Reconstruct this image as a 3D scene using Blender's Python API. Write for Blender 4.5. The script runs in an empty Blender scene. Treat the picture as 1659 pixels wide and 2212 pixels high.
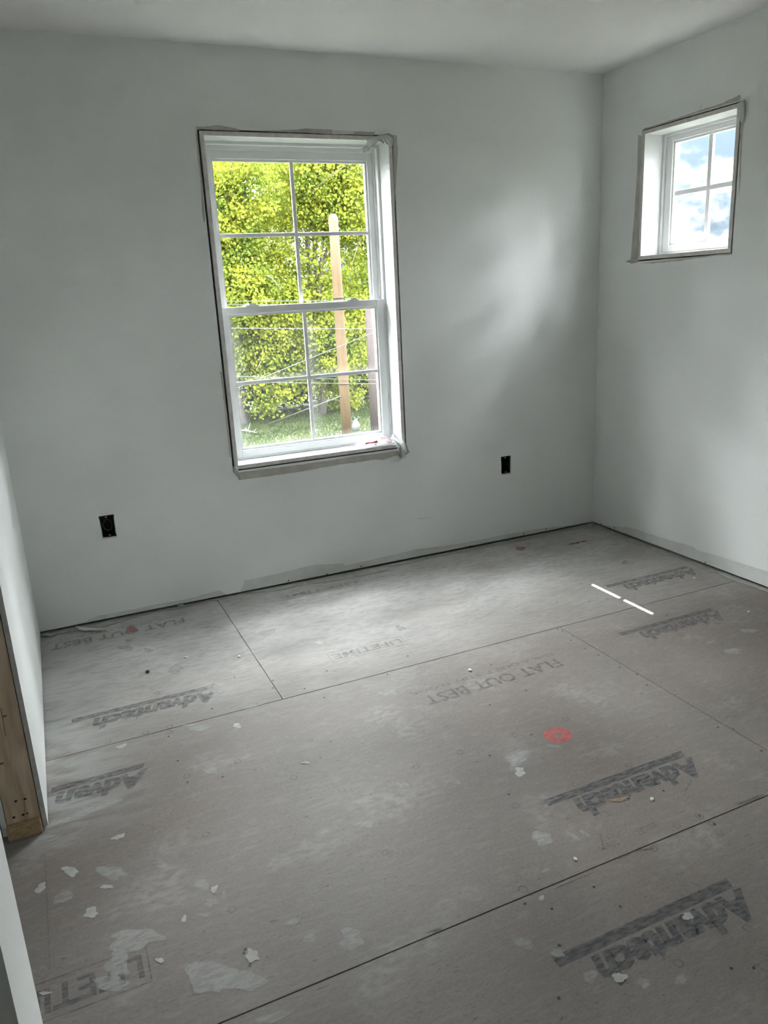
import bpy, bmesh, math, random
import numpy as np
from mathutils import Matrix, Vector

random.seed(7)
rng = np.random.default_rng(11)
S = bpy.context.scene
C = S.collection
PI = math.pi

# ------------------------------------------------------------------ camera
# room axes: back wall y = 0, right wall x = 0, floor z = 0 (metres)
F_PX, W_PX, H_PX = 1666.36, 1659, 2212
PITCH, ROLL, YAW = 1.29280891, -0.0521197374, -0.407824762
CAM = Vector((-2.93945642, -3.61230597, 1.42155374))
ROT = Matrix.Rotation(YAW, 3, 'Z') @ Matrix.Rotation(PITCH, 3, 'X') @ Matrix.Rotation(ROLL, 3, 'Z')
cd = bpy.data.cameras.new('camera')
cd.sensor_fit = 'VERTICAL'
cd.sensor_height = 24.0
cd.lens = F_PX / H_PX * 24.0
cd.clip_start = 0.02
cd.clip_end = 500
cam = bpy.data.objects.new('camera', cd)
cam.matrix_world = Matrix.Translation(CAM) @ ROT.to_4x4()
C.objects.link(cam)
S.camera = cam


def onto(p, ax, v):
    """point where the photo pixel's ray meets the plane coordinate[ax] = v"""
    d = ROT @ Vector(((p[0] - W_PX / 2) / F_PX, -(p[1] - H_PX / 2) / F_PX, -1.0))
    return CAM + d * ((v - CAM[ax]) / d[ax])


# ------------------------------------------------------------------ sky, sun, exposure
CLOUD, BLUE_GAIN, SUN = 1.0, 1.0, 12.0
SKY_LOW, SKY_HIGH = 8.0, 70.0        # cloud radiance at the horizon and overhead, as under a bright broken overcast
w = bpy.data.worlds.new('sky')
S.world = w
w.use_nodes = True
nt = w.node_tree
nt.nodes.clear()
n = nt.nodes.new
out, bg = n('ShaderNodeOutputWorld'), n('ShaderNodeBackground')
tc, mp = n('ShaderNodeTexCoord'), n('ShaderNodeMapping')
mp.inputs['Scale'].default_value = (1, 1, 1.7)
mp.inputs['Location'].default_value = (5.84, 8.11, 1.02)
n1 = n('ShaderNodeTexNoise')
n1.inputs['Scale'].default_value = 8.0
n1.inputs['Detail'].default_value = 5
n1.inputs['Roughness'].default_value = 0.55
rp = n('ShaderNodeMapRange')                 # 0 blue gap .. 1 cloud
for k_, v_ in (('From Min', 0.36), ('From Max', 0.60)):
    rp.inputs[k_].default_value = v_
sp = n('ShaderNodeSeparateXYZ')
el = n('ShaderNodeMapRange')                 # radiance against sine of elevation
for k_, v_ in (('From Min', 0.0), ('From Max', 1.0), ('To Min', SKY_LOW), ('To Max', SKY_HIGH)):
    el.inputs[k_].default_value = v_
cl, bl, mxc = n('ShaderNodeMix'), n('ShaderNodeMix'), n('ShaderNodeMix')
for q_ in (cl, bl, mxc):
    q_.data_type = 'RGBA'
cl.blend_type = bl.blend_type = 'MULTIPLY'
cl.inputs[0].default_value = bl.inputs[0].default_value = 1.0
cl.inputs[6].default_value = (0.98, 0.99, 1.0, 1)
bl.inputs[6].default_value = (0.017 * BLUE_GAIN, 0.0225 * BLUE_GAIN, 0.028 * BLUE_GAIN, 1)
lk = nt.links.new
lk(tc.outputs['Generated'], mp.inputs['Vector'])
lk(mp.outputs['Vector'], n1.inputs['Vector'])
lk(n1.outputs['Fac'], rp.inputs['Value'])
lk(tc.outputs['Generated'], sp.inputs[0])
lk(sp.outputs['Z'], el.inputs['Value'])
lk(el.outputs['Result'], cl.inputs[7])
lk(el.outputs['Result'], bl.inputs[7])
pw = n('ShaderNodeMath')
pw.operation = 'POWER'
pw.inputs[1].default_value = 3.5
lk(rp.outputs['Result'], pw.inputs[0])
lk(pw.outputs[0], mxc.inputs[0])
lk(bl.outputs[2], mxc.inputs[6])
lk(cl.outputs[2], mxc.inputs[7])
lk(mxc.outputs[2], bg.inputs['Color'])
lk(bg.outputs['Background'], out.inputs['Surface'])
bg.inputs['Strength'].default_value = 1.0
w.cycles.sampling_method = 'MANUAL'
w.cycles.sample_map_resolution = 1024

SUN_DIR = Vector((-0.725, -0.36, -1.776)).normalized()     # travel direction of the light
sd = bpy.data.lights.new('sun', 'SUN')
sd.energy = SUN
sd.angle = math.radians(0.15)
sd.color = (1.0, 0.96, 0.88)
so = bpy.data.objects.new('sun', sd)
so.rotation_mode = 'QUATERNION'
so.rotation_quaternion = (-SUN_DIR).to_track_quat('Z', 'Y')
so.location = (6, 5, 15)
C.objects.link(so)


def portal(name, loc, rot, sx, sy):
    """light portal in a window opening: emits nothing, only guides sky sampling"""
    d = bpy.data.lights.new(name, 'AREA')
    d.shape = 'RECTANGLE'
    d.size, d.size_y = sx, sy
    d.cycles.is_portal = True
    o = bpy.data.objects.new(name, d)
    o.location = loc
    o.rotation_euler = rot
    C.objects.link(o)


portal('window_portal', (-1.6935, 0.21, 1.37), (-PI / 2, 0, 0), 0.86, 1.44)
portal('window_portal', (0.21, -0.61, 1.82), (0, PI / 2, 0), 0.56, 0.56)
portal('window_portal', (0.21, -2.60, 1.82), (0, PI / 2, 0), 0.56, 0.56)  # portal of the added, unseen window

vs = S.view_settings
vs.view_transform = 'Standard'
vs.look = 'None'
vs.exposure = 1.42
vs.gamma = 1.0
vs.use_curve_mapping = False
S.cycles.max_bounces = 8
S.cycles.diffuse_bounces = 7
S.cycles.glossy_bounces = 3
S.cycles.transmission_bounces = 4
S.cycles.transparent_max_bounces = 8
S.cycles.sample_clamp_indirect = 8.0
S.cycles.denoising_prefilter = 'FAST'
S.cycles.use_light_tree = False
S.cycles.caustics_reflective = False
S.cycles.caustics_refractive = False


# ------------------------------------------------------------------ materials
def mat(name, col, rough=0.6, spec=0.4, noise=None, bump=None, trans=None):
    """principled material; noise = (scale, amount, stretch), bump = (scale, strength, stretch)"""
    m = bpy.data.materials.new(name)
    m.use_nodes = True
    t = m.node_tree
    b = t.nodes['Principled BSDF']
    b.inputs['Base Color'].default_value = (*col, 1)
    b.inputs['Roughness'].default_value = rough
    b.inputs['Specular IOR Level'].default_value = spec
    co = t.nodes.new('ShaderNodeTexCoord')
    if noise:
        sc, am, st = noise
        mm = t.nodes.new('ShaderNodeMapping')
        mm.inputs['Scale'].default_value = st
        nn = t.nodes.new('ShaderNodeTexNoise')
        nn.inputs['Scale'].default_value = sc
        nn.inputs['Detail'].default_value = 2 if sc < 5 else 4
        r = t.nodes.new('ShaderNodeValToRGB')
        r.color_ramp.elements[0].position = 0.3
        r.color_ramp.elements[1].position = 0.7
        r.color_ramp.elements[0].color = (*[c * (1 - am) for c in col], 1)
        r.color_ramp.elements[1].color = (*[min(1, c * (1 + am)) for c in col], 1)
        t.links.new(co.outputs['Object'], mm.inputs['Vector'])
        t.links.new(mm.outputs['Vector'], nn.inputs['Vector'])
        t.links.new(nn.outputs['Fac'], r.inputs['Fac'])
        t.links.new(r.outputs['Color'], b.inputs['Base Color'])
    if bump:
        sc, stg, st = bump
        mm = t.nodes.new('ShaderNodeMapping')
        mm.inputs['Scale'].default_value = st
        nn = t.nodes.new('ShaderNodeTexNoise')
        nn.inputs['Scale'].default_value = sc
        nn.inputs['Detail'].default_value = 4
        bp = t.nodes.new('ShaderNodeBump')
        bp.inputs['Strength'].default_value = stg
        bp.inputs['Distance'].default_value = 0.002
        t.links.new(co.outputs['Object'], mm.inputs['Vector'])
        t.links.new(mm.outputs['Vector'], nn.inputs['Vector'])
        t.links.new(nn.outputs['Fac'], bp.inputs['Height'])
        t.links.new(bp.outputs['Normal'], b.inputs['Normal'])
    return m


WALL = (0.775, 0.792, 0.783)
M = {}
M['wall'] = mat('wall_paint', WALL, 0.7, 0.3, (2.5, 0.02, (1, 1, 1)))
M['ceiling'] = mat('ceiling_paint', (0.76, 0.755, 0.745), 0.85, 0.2, (2, 0.015, (1, 1, 1)))
M['gypsum'] = mat('gypsum_edge', (0.52, 0.51, 0.49), 0.9, 0.1, (60, 0.15, (1, 1, 1)))
M['gypsum_white'] = mat('broken_gypsum', (0.66, 0.655, 0.635), 0.9, 0.1, (80, 0.15, (1, 1, 1)))
M['bare'] = mat('bare_drywall', (0.46, 0.445, 0.405), 0.85, 0.2, (18, 0.10, (1, 1, 1)))
M['bare_pale'] = mat('skim_compound', (0.62, 0.632, 0.615), 0.85, 0.2, (14, 0.06, (1, 1, 1)))
M['vinyl'] = mat('white_vinyl', (0.74, 0.75, 0.75), 0.35, 0.5)
M['jamb'] = mat('white_jamb_board', (0.56, 0.57, 0.575), 0.5, 0.4)
M['jamb_edge'] = mat('raw_board_edge', (0.64, 0.615, 0.595), 0.8, 0.2, (40, 0.12, (1, 1, 1)))
M['gasket'] = mat('dark_gasket', (0.05, 0.05, 0.055), 0.7, 0.2)
M['dark_wood'] = mat('sheathing', (0.20, 0.14, 0.10), 0.9, 0.1, (8, 0.3, (1, 6, 1)))
M['black'] = mat('black_plastic', (0.012, 0.012, 0.013), 0.5, 0.3)
M['wire_jacket'] = mat('wire_jacket', (0.05, 0.05, 0.052), 0.35, 0.5)
M['steel'] = mat('grey_boss', (0.45, 0.45, 0.44), 0.45, 0.5)
M['screw'] = mat('dark_screw', (0.03, 0.03, 0.03), 0.5, 0.4)
M['roof'] = mat('soffit', (0.7, 0.7, 0.68), 0.8, 0.2)
M['siding'] = mat('siding', (0.45, 0.44, 0.42), 0.8, 0.2)
M['splat'] = mat('dried_compound', (0.42, 0.415, 0.40), 0.9, 0.15, (45, 0.14, (1, 1, 1)), (90, 0.4, (1, 1, 1)))
M['crumb'] = mat('drywall_crumb', (0.75, 0.75, 0.73), 0.9, 0.1)
M['chip'] = mat('dark_chip', (0.04, 0.03, 0.028), 0.8, 0.2)
M['slab'] = mat('dark_deck', (0.05, 0.04, 0.035), 0.95, 0.05)


def wood(name, c0, c1, scale, knots=True):
    m = bpy.data.materials.new(name)
    m.use_nodes = True
    t = m.node_tree
    b = t.nodes['Principled BSDF']
    b.inputs['Roughness'].default_value = 0.75
    co = t.nodes.new('ShaderNodeTexCoord')
    mm = t.nodes.new('ShaderNodeMapping')
    mm.inputs['Scale'].default_value = scale
    nn = t.nodes.new('ShaderNodeTexNoise')
    nn.inputs['Scale'].default_value = 9
    nn.inputs['Detail'].default_value = 8
    nn.inputs['Distortion'].default_value = 0.6
    r = t.nodes.new('ShaderNodeValToRGB')
    r.color_ramp.elements[0].position = 0.32
    r.color_ramp.elements[1].position = 0.66
    r.color_ramp.elements[0].color = (*c0, 1)
    r.color_ramp.elements[1].color = (*c1, 1)
    t.links.new(co.outputs['Object'], mm.inputs['Vector'])
    t.links.new(mm.outputs['Vector'], nn.inputs['Vector'])
    t.links.new(nn.outputs['Fac'], r.inputs['Fac'])
    t.links.new(r.outputs['Color'], b.inputs['Base Color'])
    return m


M['pine'] = wood('pine_stud', (0.50, 0.37, 0.25), (0.72, 0.59, 0.45), (5, 5, 0.6))
M['plate'] = wood('plate_end', (0.33, 0.22, 0.12), (0.50, 0.36, 0.21), (12, 3, 14))
M['pole_new'] = wood('new_pole', (0.047, 0.026, 0.0075), (0.068, 0.041, 0.0135), (3, 3, 0.4))
M['pole_old'] = wood('old_pole', (0.026, 0.017, 0.016), (0.042, 0.030, 0.028), (3, 3, 0.4))
M['bark'] = wood('bark', (0.06, 0.053, 0.048), (0.13, 0.12, 0.11), (3, 3, 1))


def floor_material():
    m = bpy.data.materials.new('osb_subfloor')
    m.use_nodes = True
    t = m.node_tree
    N, L = t.nodes.new, t.links.new
    b = t.nodes['Principled BSDF']
    b.inputs['Roughness'].default_value = 0.62
    b.inputs['Specular IOR Level'].default_value = 0.3
    co = N('ShaderNodeTexCoord')

    def noise(scale, stretch, detail=5, dist=0.0, loc=(0, 0, 0), rot=0.0):
        mp_ = N('ShaderNodeMapping')
        mp_.inputs['Scale'].default_value = stretch
        mp_.inputs['Location'].default_value = loc
        mp_.inputs['Rotation'].default_value = (0, 0, rot)
        q = N('ShaderNodeTexNoise')
        q.inputs['Scale'].default_value = scale
        q.inputs['Detail'].default_value = detail
        q.inputs['Distortion'].default_value = dist
        L(co.outputs['Object'], mp_.inputs['Vector'])
        L(mp_.outputs['Vector'], q.inputs['Vector'])
        return q.outputs['Fac']

    def ramp(src, p0, p1, v0=0.0, v1=1.0):
        r = N('ShaderNodeMapRange')
        r.inputs['From Min'].default_value = p0
        r.inputs['From Max'].default_value = p1
        r.inputs['To Min'].default_value = v0
        r.inputs['To Max'].default_value = v1
        L(src, r.inputs['Value'])
        return r.outputs['Result']

    def mix(fac, a, bb, mode='MIX'):
        x = N('ShaderNodeMix')
        x.data_type = 'RGBA'
        x.blend_type = mode
        for inp, v in ((x.inputs[0], fac), (x.inputs[6], a), (x.inputs[7], bb)):
            if isinstance(v, (int, float)):
                inp.default_value = v
            elif isinstance(v, tuple):
                inp.default_value = (*v, 1)
            else:
                L(v, inp)
        return x.outputs[2]

    def mul(a, bb):
        x = N('ShaderNodeMath')
        x.operation = 'MULTIPLY'
        for i, v in enumerate((a, bb)):
            if isinstance(v, (int, float)):
                x.inputs[i].default_value = v
            else:
                L(v, x.inputs[i])
        return x.outputs[0]

    big = noise(1.1, (1, 1, 1), 2)
    base = mix(ramp(big, 0.35, 0.65), (0.182, 0.155, 0.139), (0.196, 0.179, 0.168))
    strand = noise(30, (0.6, 3.6, 1), 4, 1.0)
    grain = noise(170, (0.7, 1.5, 1), 1, 0.0, (3, 1, 0))
    strand2 = noise(22, (0.7, 2.6, 1), 4, 1.2, (4, 2, 0), 0.5)
    base = mix(ramp(strand, 0.32, 0.68, 0.0, 0.5), base, (0.155, 0.134, 0.119))
    base = mix(ramp(strand2, 0.5, 0.72, 0.0, 0.45), base, (0.25, 0.230, 0.214))
    base = mix(ramp(grain, 0.36, 0.64, 0.0, 0.30), base, (0.265, 0.245, 0.23))
    # flecks: dark strand edges
    fl = mul(ramp(noise(75, (0.6, 2.4, 1), 2, 0.6, (9, 3, 0), 0.15), 0.66, 0.71),
             ramp(noise(4, (1, 1, 1), 0, 0, (2, 5, 0)), 0.38, 0.55))
    base = mix(mul(fl, 0.6), base, (0.075, 0.062, 0.055))
    # scuffed plaster dust
    dust = mul(ramp(noise(3.6, (1, 1.15, 1), 5, 0.0, (1, 7, 0)), 0.55, 0.70), ramp(noise(40, (0.8, 1.4, 1), 2, 0.0), 0.34, 0.62))
    base = mix(mul(dust, 0.32), base, (0.40, 0.395, 0.38))
    # wall-paint overspray along the left wall
    sx = N('ShaderNodeSeparateXYZ')
    L(co.outputs['Object'], sx.inputs[0])
    edge = mul(ramp(sx.outputs['X'], -2.78, -3.06), ramp(sx.outputs['Y'], -1.62, -1.45))
    edge = mul(edge, ramp(noise(9, (0.7, 2.4, 1), 3, 0.5, (3, 3, 0)), 0.34, 0.56))
    base = mix(mul(edge, 0.75), base, (0.37, 0.375, 0.365))
    # sanding dust and overspray along the back wall, also standing in for window light
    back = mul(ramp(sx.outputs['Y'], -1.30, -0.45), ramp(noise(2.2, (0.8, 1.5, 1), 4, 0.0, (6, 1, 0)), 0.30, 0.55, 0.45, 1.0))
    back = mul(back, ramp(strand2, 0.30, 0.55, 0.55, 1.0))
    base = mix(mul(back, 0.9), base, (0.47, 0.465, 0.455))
    L(base, b.inputs['Base Color'])
    bp = N('ShaderNodeBump')
    bp.inputs['Strength'].default_value = 0.25
    bp.inputs['Distance'].default_value = 0.001
    L(grain, bp.inputs['Height'])
    L(bp.outputs['Normal'], b.inputs['Normal'])
    return m


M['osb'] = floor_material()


def ink(name, col, cover, scale=55, lo=0.40, hi=0.58):
    """worn print: opaque ink broken up by scuffs"""
    m = bpy.data.materials.new(name)
    m.use_nodes = True
    t = m.node_tree
    N, L = t.nodes.new, t.links.new
    b = t.nodes['Principled BSDF']
    b.inputs['Base Color'].default_value = (*col, 1)
    b.inputs['Roughness'].default_value = 0.6
    b.inputs['Specular IOR Level'].default_value = 0.3
    co = N('ShaderNodeTexCoord')
    mp_ = N('ShaderNodeMapping')
    mp_.inputs['Scale'].default_value = (0.7, 2.0, 1)
    q = N('ShaderNodeTexNoise')
    q.inputs['Scale'].default_value = scale
    q.inputs['Detail'].default_value = 6
    r = N('ShaderNodeMapRange')
    r.inputs['From Min'].default_value = lo
    r.inputs['From Max'].default_value = hi
    r.inputs['To Min'].default_value = cover
    r.inputs['To Max'].default_value = cover * 0.35
    tr = N('ShaderNodeBsdfTransparent')
    mx = N('ShaderNodeMixShader')
    L(co.outputs['Object'], mp_.inputs['Vector'])
    L(mp_.outputs['Vector'], q.inputs['Vector'])
    L(q.outputs['Fac'], r.inputs['Value'])
    L(r.outputs['Result'], mx.inputs['Fac'])
    L(tr.outputs[0], mx.inputs[1])
    L(b.outputs[0], mx.inputs[2])
    L(mx.outputs[0], t.nodes['Material Output'].inputs['Surface'])
    return m


M['ink_dark'] = ink('print_blue_grey', (0.078, 0.090, 0.102), 0.66)
M['ink_mid'] = ink('print_faded', (0.092, 0.10, 0.108), 0.54)
M['ink_faint'] = ink('print_faint', (0.085, 0.082, 0.08), 0.42)
M['red'] = ink('red_spray', (0.58, 0.15, 0.14), 0.72, 45, 0.45, 0.85)
M['pink'] = ink('pink_spray', (0.52, 0.22, 0.20), 0.62, 45, 0.45, 0.8)
M['orange'] = ink('orange_chalk', (0.42, 0.10, 0.03), 0.8, 60)
M['splat_thin'] = ink('thin_compound_smear', (0.52, 0.52, 0.505), 0.46, 45, 0.48, 0.72)


def glass_material(name, haze):
    m = bpy.data.materials.new(name)
    m.use_nodes = True
    t = m.node_tree
    N, L = t.nodes.new, t.links.new
    t.nodes.remove(t.nodes['Principled BSDF'])
    tr = N('ShaderNodeBsdfTransparent')
    tr.inputs['Color'].default_value = (0.95, 0.965, 0.96, 1)
    gl = N('ShaderNodeBsdfGlossy')
    gl.inputs['Roughness'].default_value = 0.02
    a = N('ShaderNodeMixShader')
    a.inputs['Fac'].default_value = 0.05
    L(tr.outputs[0], a.inputs[1])
    L(gl.outputs[0], a.inputs[2])
    last = a.outputs[0]
    if haze:
        # dust film, thicker towards the sash edges (generated coordinates of the pane)
        tl = N('ShaderNodeBsdfTranslucent')
        tl.inputs['Color'].default_value = (0.85, 0.88, 0.88, 1)
        co = N('ShaderNodeTexCoord')
        sp = N('ShaderNodeSeparateXYZ')
        L(co.outputs['Generated'], sp.inputs[0])

        def mr(src, a0, a1, b0, b1):
            r = N('ShaderNodeMapRange')
            for k, v in zip(('From Min', 'From Max', 'To Min', 'To Max'), (a0, a1, b0, b1)):
                r.inputs[k].default_value = v
            L(src, r.inputs['Value'])
            return r.outputs['Result']
        ed = N('ShaderNodeMath')
        ed.operation = 'MAXIMUM'
        L(mr(sp.outputs['X'], 0.0, 0.16, 1.0, 0.0), ed.inputs[0])
        L(mr(sp.outputs['Z'], 0.0, 0.12, 1.0, 0.0), ed.inputs[1])
        nz = N('ShaderNodeTexNoise')
        nz.inputs['Scale'].default_value = 6
        nz.inputs['Detail'].default_value = 5
        L(co.outputs['Generated'], nz.inputs['Vector'])
        ml = N('ShaderNodeMath')
        ml.operation = 'MULTIPLY'
        L(ed.outputs[0], ml.inputs[0])
        L(mr(nz.outputs['Fac'], 0.35, 0.65, 0.35, 1.0), ml.inputs[1])
        ad = N('ShaderNodeMath')
        ad.operation = 'MULTIPLY_ADD'
        ad.inputs[1].default_value = haze
        ad.inputs[2].default_value = haze * 0.16
        L(ml.outputs[0], ad.inputs[0])
        mx = N('ShaderNodeMixShader')
        L(ad.outputs[0], mx.inputs['Fac'])
        L(last, mx.inputs[1])
        L(tl.outputs[0], mx.inputs[2])
        last = mx.outputs[0]
    L(last, t.nodes['Material Output'].inputs['Surface'])
    return m


M['glass'] = glass_material('clear_glass', 0.0)
M['glass_dusty'] = glass_material('dusty_glass', 0.018)


def film_material():
    m = bpy.data.materials.new('plastic_film')
    m.use_nodes = True
    t = m.node_tree
    N, L = t.nodes.new, t.links.new
    b = t.nodes['Principled BSDF']
    b.inputs['Base Color'].default_value = (0.78, 0.80, 0.79, 1)
    b.inputs['Roughness'].default_value = 0.28
    tr, tl = N('ShaderNodeBsdfTransparent'), N('ShaderNodeBsdfTranslucent')
    tl.inputs['Color'].default_value = (0.75, 0.77, 0.76, 1)
    a, c = N('ShaderNodeMixShader'), N('ShaderNodeMixShader')
    a.inputs['Fac'].default_value = 0.35
    c.inputs['Fac'].default_value = 0.62
    L(b.outputs[0], a.inputs[1])
    L(tl.outputs[0], a.inputs[2])
    L(tr.outputs[0], c.inputs[1])
    L(a.outputs[0], c.inputs[2])
    L(c.outputs[0], t.nodes['Material Output'].inputs['Surface'])
    return m


M['film'] = film_material()
M['bag_white'] = mat('white_plastic', (0.66, 0.66, 0.67), 0.4, 0.4)
t_ = M['bag_white'].node_tree
q_, x_ = t_.nodes.new('ShaderNodeBsdfTranslucent'), t_.nodes.new('ShaderNodeMixShader')
q_.inputs['Color'].default_value = (0.78, 0.78, 0.79, 1)
x_.inputs['Fac'].default_value = 0.55
t_.links.new(t_.nodes['Principled BSDF'].outputs[0], x_.inputs[1])
t_.links.new(q_.outputs[0], x_.inputs[2])
t_.links.new(x_.outputs[0], t_.nodes['Material Output'].inputs['Surface'])
M['sack'] = mat('white_sack', (0.075, 0.075, 0.078), 0.5, 0.3)
M['bag_red'] = mat('red_print', (0.50, 0.06, 0.07), 0.4, 0.5)
M['bag_black'] = mat('black_print', (0.03, 0.02, 0.02), 0.4, 0.5)


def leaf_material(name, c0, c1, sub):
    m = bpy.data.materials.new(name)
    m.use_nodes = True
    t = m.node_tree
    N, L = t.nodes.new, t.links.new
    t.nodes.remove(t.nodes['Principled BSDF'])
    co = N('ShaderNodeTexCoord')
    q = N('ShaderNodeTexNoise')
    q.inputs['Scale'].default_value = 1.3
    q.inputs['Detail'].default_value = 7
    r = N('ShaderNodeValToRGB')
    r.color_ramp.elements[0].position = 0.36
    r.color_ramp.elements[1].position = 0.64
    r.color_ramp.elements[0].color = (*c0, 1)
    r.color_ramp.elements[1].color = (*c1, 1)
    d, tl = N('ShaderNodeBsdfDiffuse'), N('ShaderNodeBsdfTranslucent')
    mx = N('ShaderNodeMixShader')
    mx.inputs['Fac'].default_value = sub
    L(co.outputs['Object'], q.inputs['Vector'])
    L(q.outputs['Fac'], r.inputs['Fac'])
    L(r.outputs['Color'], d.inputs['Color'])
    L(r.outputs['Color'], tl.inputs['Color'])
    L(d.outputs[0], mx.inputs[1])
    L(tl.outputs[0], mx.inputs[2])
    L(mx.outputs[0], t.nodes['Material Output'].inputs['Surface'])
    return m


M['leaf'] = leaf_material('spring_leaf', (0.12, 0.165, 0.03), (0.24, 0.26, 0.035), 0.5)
M['leaf_dark'] = leaf_material('shade_leaf', (0.018, 0.028, 0.012), (0.04, 0.05, 0.02), 0.3)  # shade below the trees put into the leaf colour
M['grass'] = leaf_material('grass_blade', (0.026, 0.043, 0.014), (0.052, 0.066, 0.025), 0.4)
M['lawn'] = mat('lawn_soil', (0.03, 0.034, 0.02), 0.95, 0.1, (1.5, 0.35, (1, 1, 1)))
M['cable'] = mat('pale_cable', (0.055, 0.06, 0.06), 0.6, 0.2)
M['cable_teal'] = mat('teal_cable', (0.03, 0.058, 0.052), 0.6, 0.2)


# ------------------------------------------------------------------ mesh helpers
def tag(o, label=None, cat=None, group=None, kind=None):
    if label:
        o['label'] = label
    if cat:
        o['category'] = cat
    if group:
        o['group'] = group
    if kind:
        o['kind'] = kind
    return o


def link(name, me, mats, parent=None):
    o = bpy.data.objects.new(name, me)
    for m in (mats if isinstance(mats, (list, tuple)) else [mats]):
        if me.materials.get(m.name) is None:
            me.materials.append(m)
    C.objects.link(o)
    if parent is not None:
        o.parent = parent
        o.matrix_parent_inverse = Matrix.Translation(-parent.location)
    return o


def pyd(name, verts, faces, mats, parent=None, idx=None, smooth=False):
    me = bpy.data.meshes.new(name)
    me.from_pydata([tuple(v) for v in verts], [], faces)
    if idx:
        me.polygons.foreach_set('material_index', idx)
    if smooth:
        me.polygons.foreach_set('use_smooth', [True] * len(faces))
    me.update()
    return link(name, me, mats, parent)


def empty(name, loc):
    o = bpy.data.objects.new(name, None)
    o.location = loc
    o.empty_display_size = 0.05
    C.objects.link(o)
    return o


def box_vf(a, b, v=None, f=None):
    v = [] if v is None else v
    f = [] if f is None else f
    k = len(v)
    x0, y0, z0 = a
    x1, y1, z1 = b
    v += [(x0, y0, z0), (x1, y0, z0), (x1, y1, z0), (x0, y1, z0), (x0, y0, z1), (x1, y0, z1), (x1, y1, z1), (x0, y1, z1)]
    f += [(k, k + 3, k + 2, k + 1), (k + 4, k + 5, k + 6, k + 7), (k, k + 1, k + 5, k + 4), (k + 1, k + 2, k + 6, k + 5),
          (k + 2, k + 3, k + 7, k + 6), (k + 3, k, k + 4, k + 7)]
    return v, f


def box(name, a, b, m, parent=None, bevel=0.0):
    if bevel:
        bm = bmesh.new()
        vv, ff = box_vf(a, b)
        bv = [bm.verts.new(p) for p in vv]
        for q in ff:
            bm.faces.new([bv[i] for i in q])
        bmesh.ops.bevel(bm, geom=bm.edges[:], offset=bevel, segments=2, profile=0.5, affect='EDGES')
        me = bpy.data.meshes.new(name)
        bm.to_mesh(me)
        bm.free()
        return link(name, me, m, parent)
    v, f = box_vf(a, b)
    return pyd(name, v, f, m, parent)


def sheet(name, ax, lo, hi, u, v, holes, mats, parent=None):
    """slab between ax = lo..hi, spanning u = (u0, u1) and v = (v0, v1) (v is always z), with rectangular holes.
    ax 0: u is y; ax 1: u is x. Hole edges get material 1."""
    us = sorted({u[0], u[1], *[h[0] for h in holes], *[h[1] for h in holes]})
    vs_ = sorted({v[0], v[1], *[h[2] for h in holes], *[h[3] for h in holes]})

    def solid(i, j):
        if not (0 <= i < len(us) - 1 and 0 <= j < len(vs_) - 1):
            return False
        cu, cv = (us[i] + us[i + 1]) / 2, (vs_[j] + vs_[j + 1]) / 2
        return not any(h[0] < cu < h[1] and h[2] < cv < h[3] for h in holes)

    vv, ff, ii = [], [], []

    def P(d, a, b):
        vv.append((d, a, b) if ax == 0 else (a, d, b))
        return len(vv) - 1
    for i in range(len(us) - 1):
        for j in range(len(vs_) - 1):
            if not solid(i, j):
                continue
            a0, a1, b0, b1 = us[i], us[i + 1], vs_[j], vs_[j + 1]
            for d in (lo, hi):
                ff.append((P(d, a0, b0), P(d, a1, b0), P(d, a1, b1), P(d, a0, b1)))
                ii.append(0)
            for (di, dj, s, t) in ((-1, 0, (a0, b0), (a0, b1)), (1, 0, (a1, b0), (a1, b1)), (0, -1, (a0, b0), (a1, b0)), (0, 1, (a0, b1), (a1, b1))):
                if not solid(i + di, j + dj):
                    ff.append((P(lo, *s), P(lo, *t), P(hi, *t), P(hi, *s)))
                    ii.append(1)
    o = pyd(name, vv, ff, mats, parent, ii)
    bm = bmesh.new()
    bm.from_mesh(o.data)
    bmesh.ops.remove_doubles(bm, verts=bm.verts, dist=1e-5)
    bmesh.ops.recalc_face_normals(bm, faces=bm.faces)
    bm.to_mesh(o.data)
    bm.free()
    return o


def tube(name, pts, r, m, parent=None, seg=8, radii=None, closed=False):
    """swept tube along a list of points"""
    pts = [Vector(p) for p in pts]
    vv, ff = [], []
    k = len(pts)
    up = Vector((0.13, 0.21, 0.97))
    for i, p in enumerate(pts):
        if closed:
            t = pts[(i + 1) % k] - pts[i - 1]
        else:
            t = pts[min(i + 1, k - 1)] - pts[max(i - 1, 0)]
        t.normalize()
        a = t.cross(up)
        if a.length < 1e-3:
            a = t.cross(Vector((1, 0, 0)))
        a.normalize()
        b = a.cross(t)
        rr = radii[i] if radii else r
        for s in range(seg):
            th = 2 * PI * s / seg
            vv.append(p + a * math.cos(th) * rr + b * math.sin(th) * rr)
    for i in range(k if closed else k - 1):
        j = (i + 1) % k
        for s in range(seg):
            s2 = (s + 1) % seg
            ff.append((i * seg + s, i * seg + s2, j * seg + s2, j * seg + s))
    if not closed:
        ff.append(tuple(range(seg))[::-1])
        ff.append(tuple(range((k - 1) * seg, k * seg)))
    if name is None:
        return vv, ff
    return pyd(name, vv, ff, m, parent, smooth=True)


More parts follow.
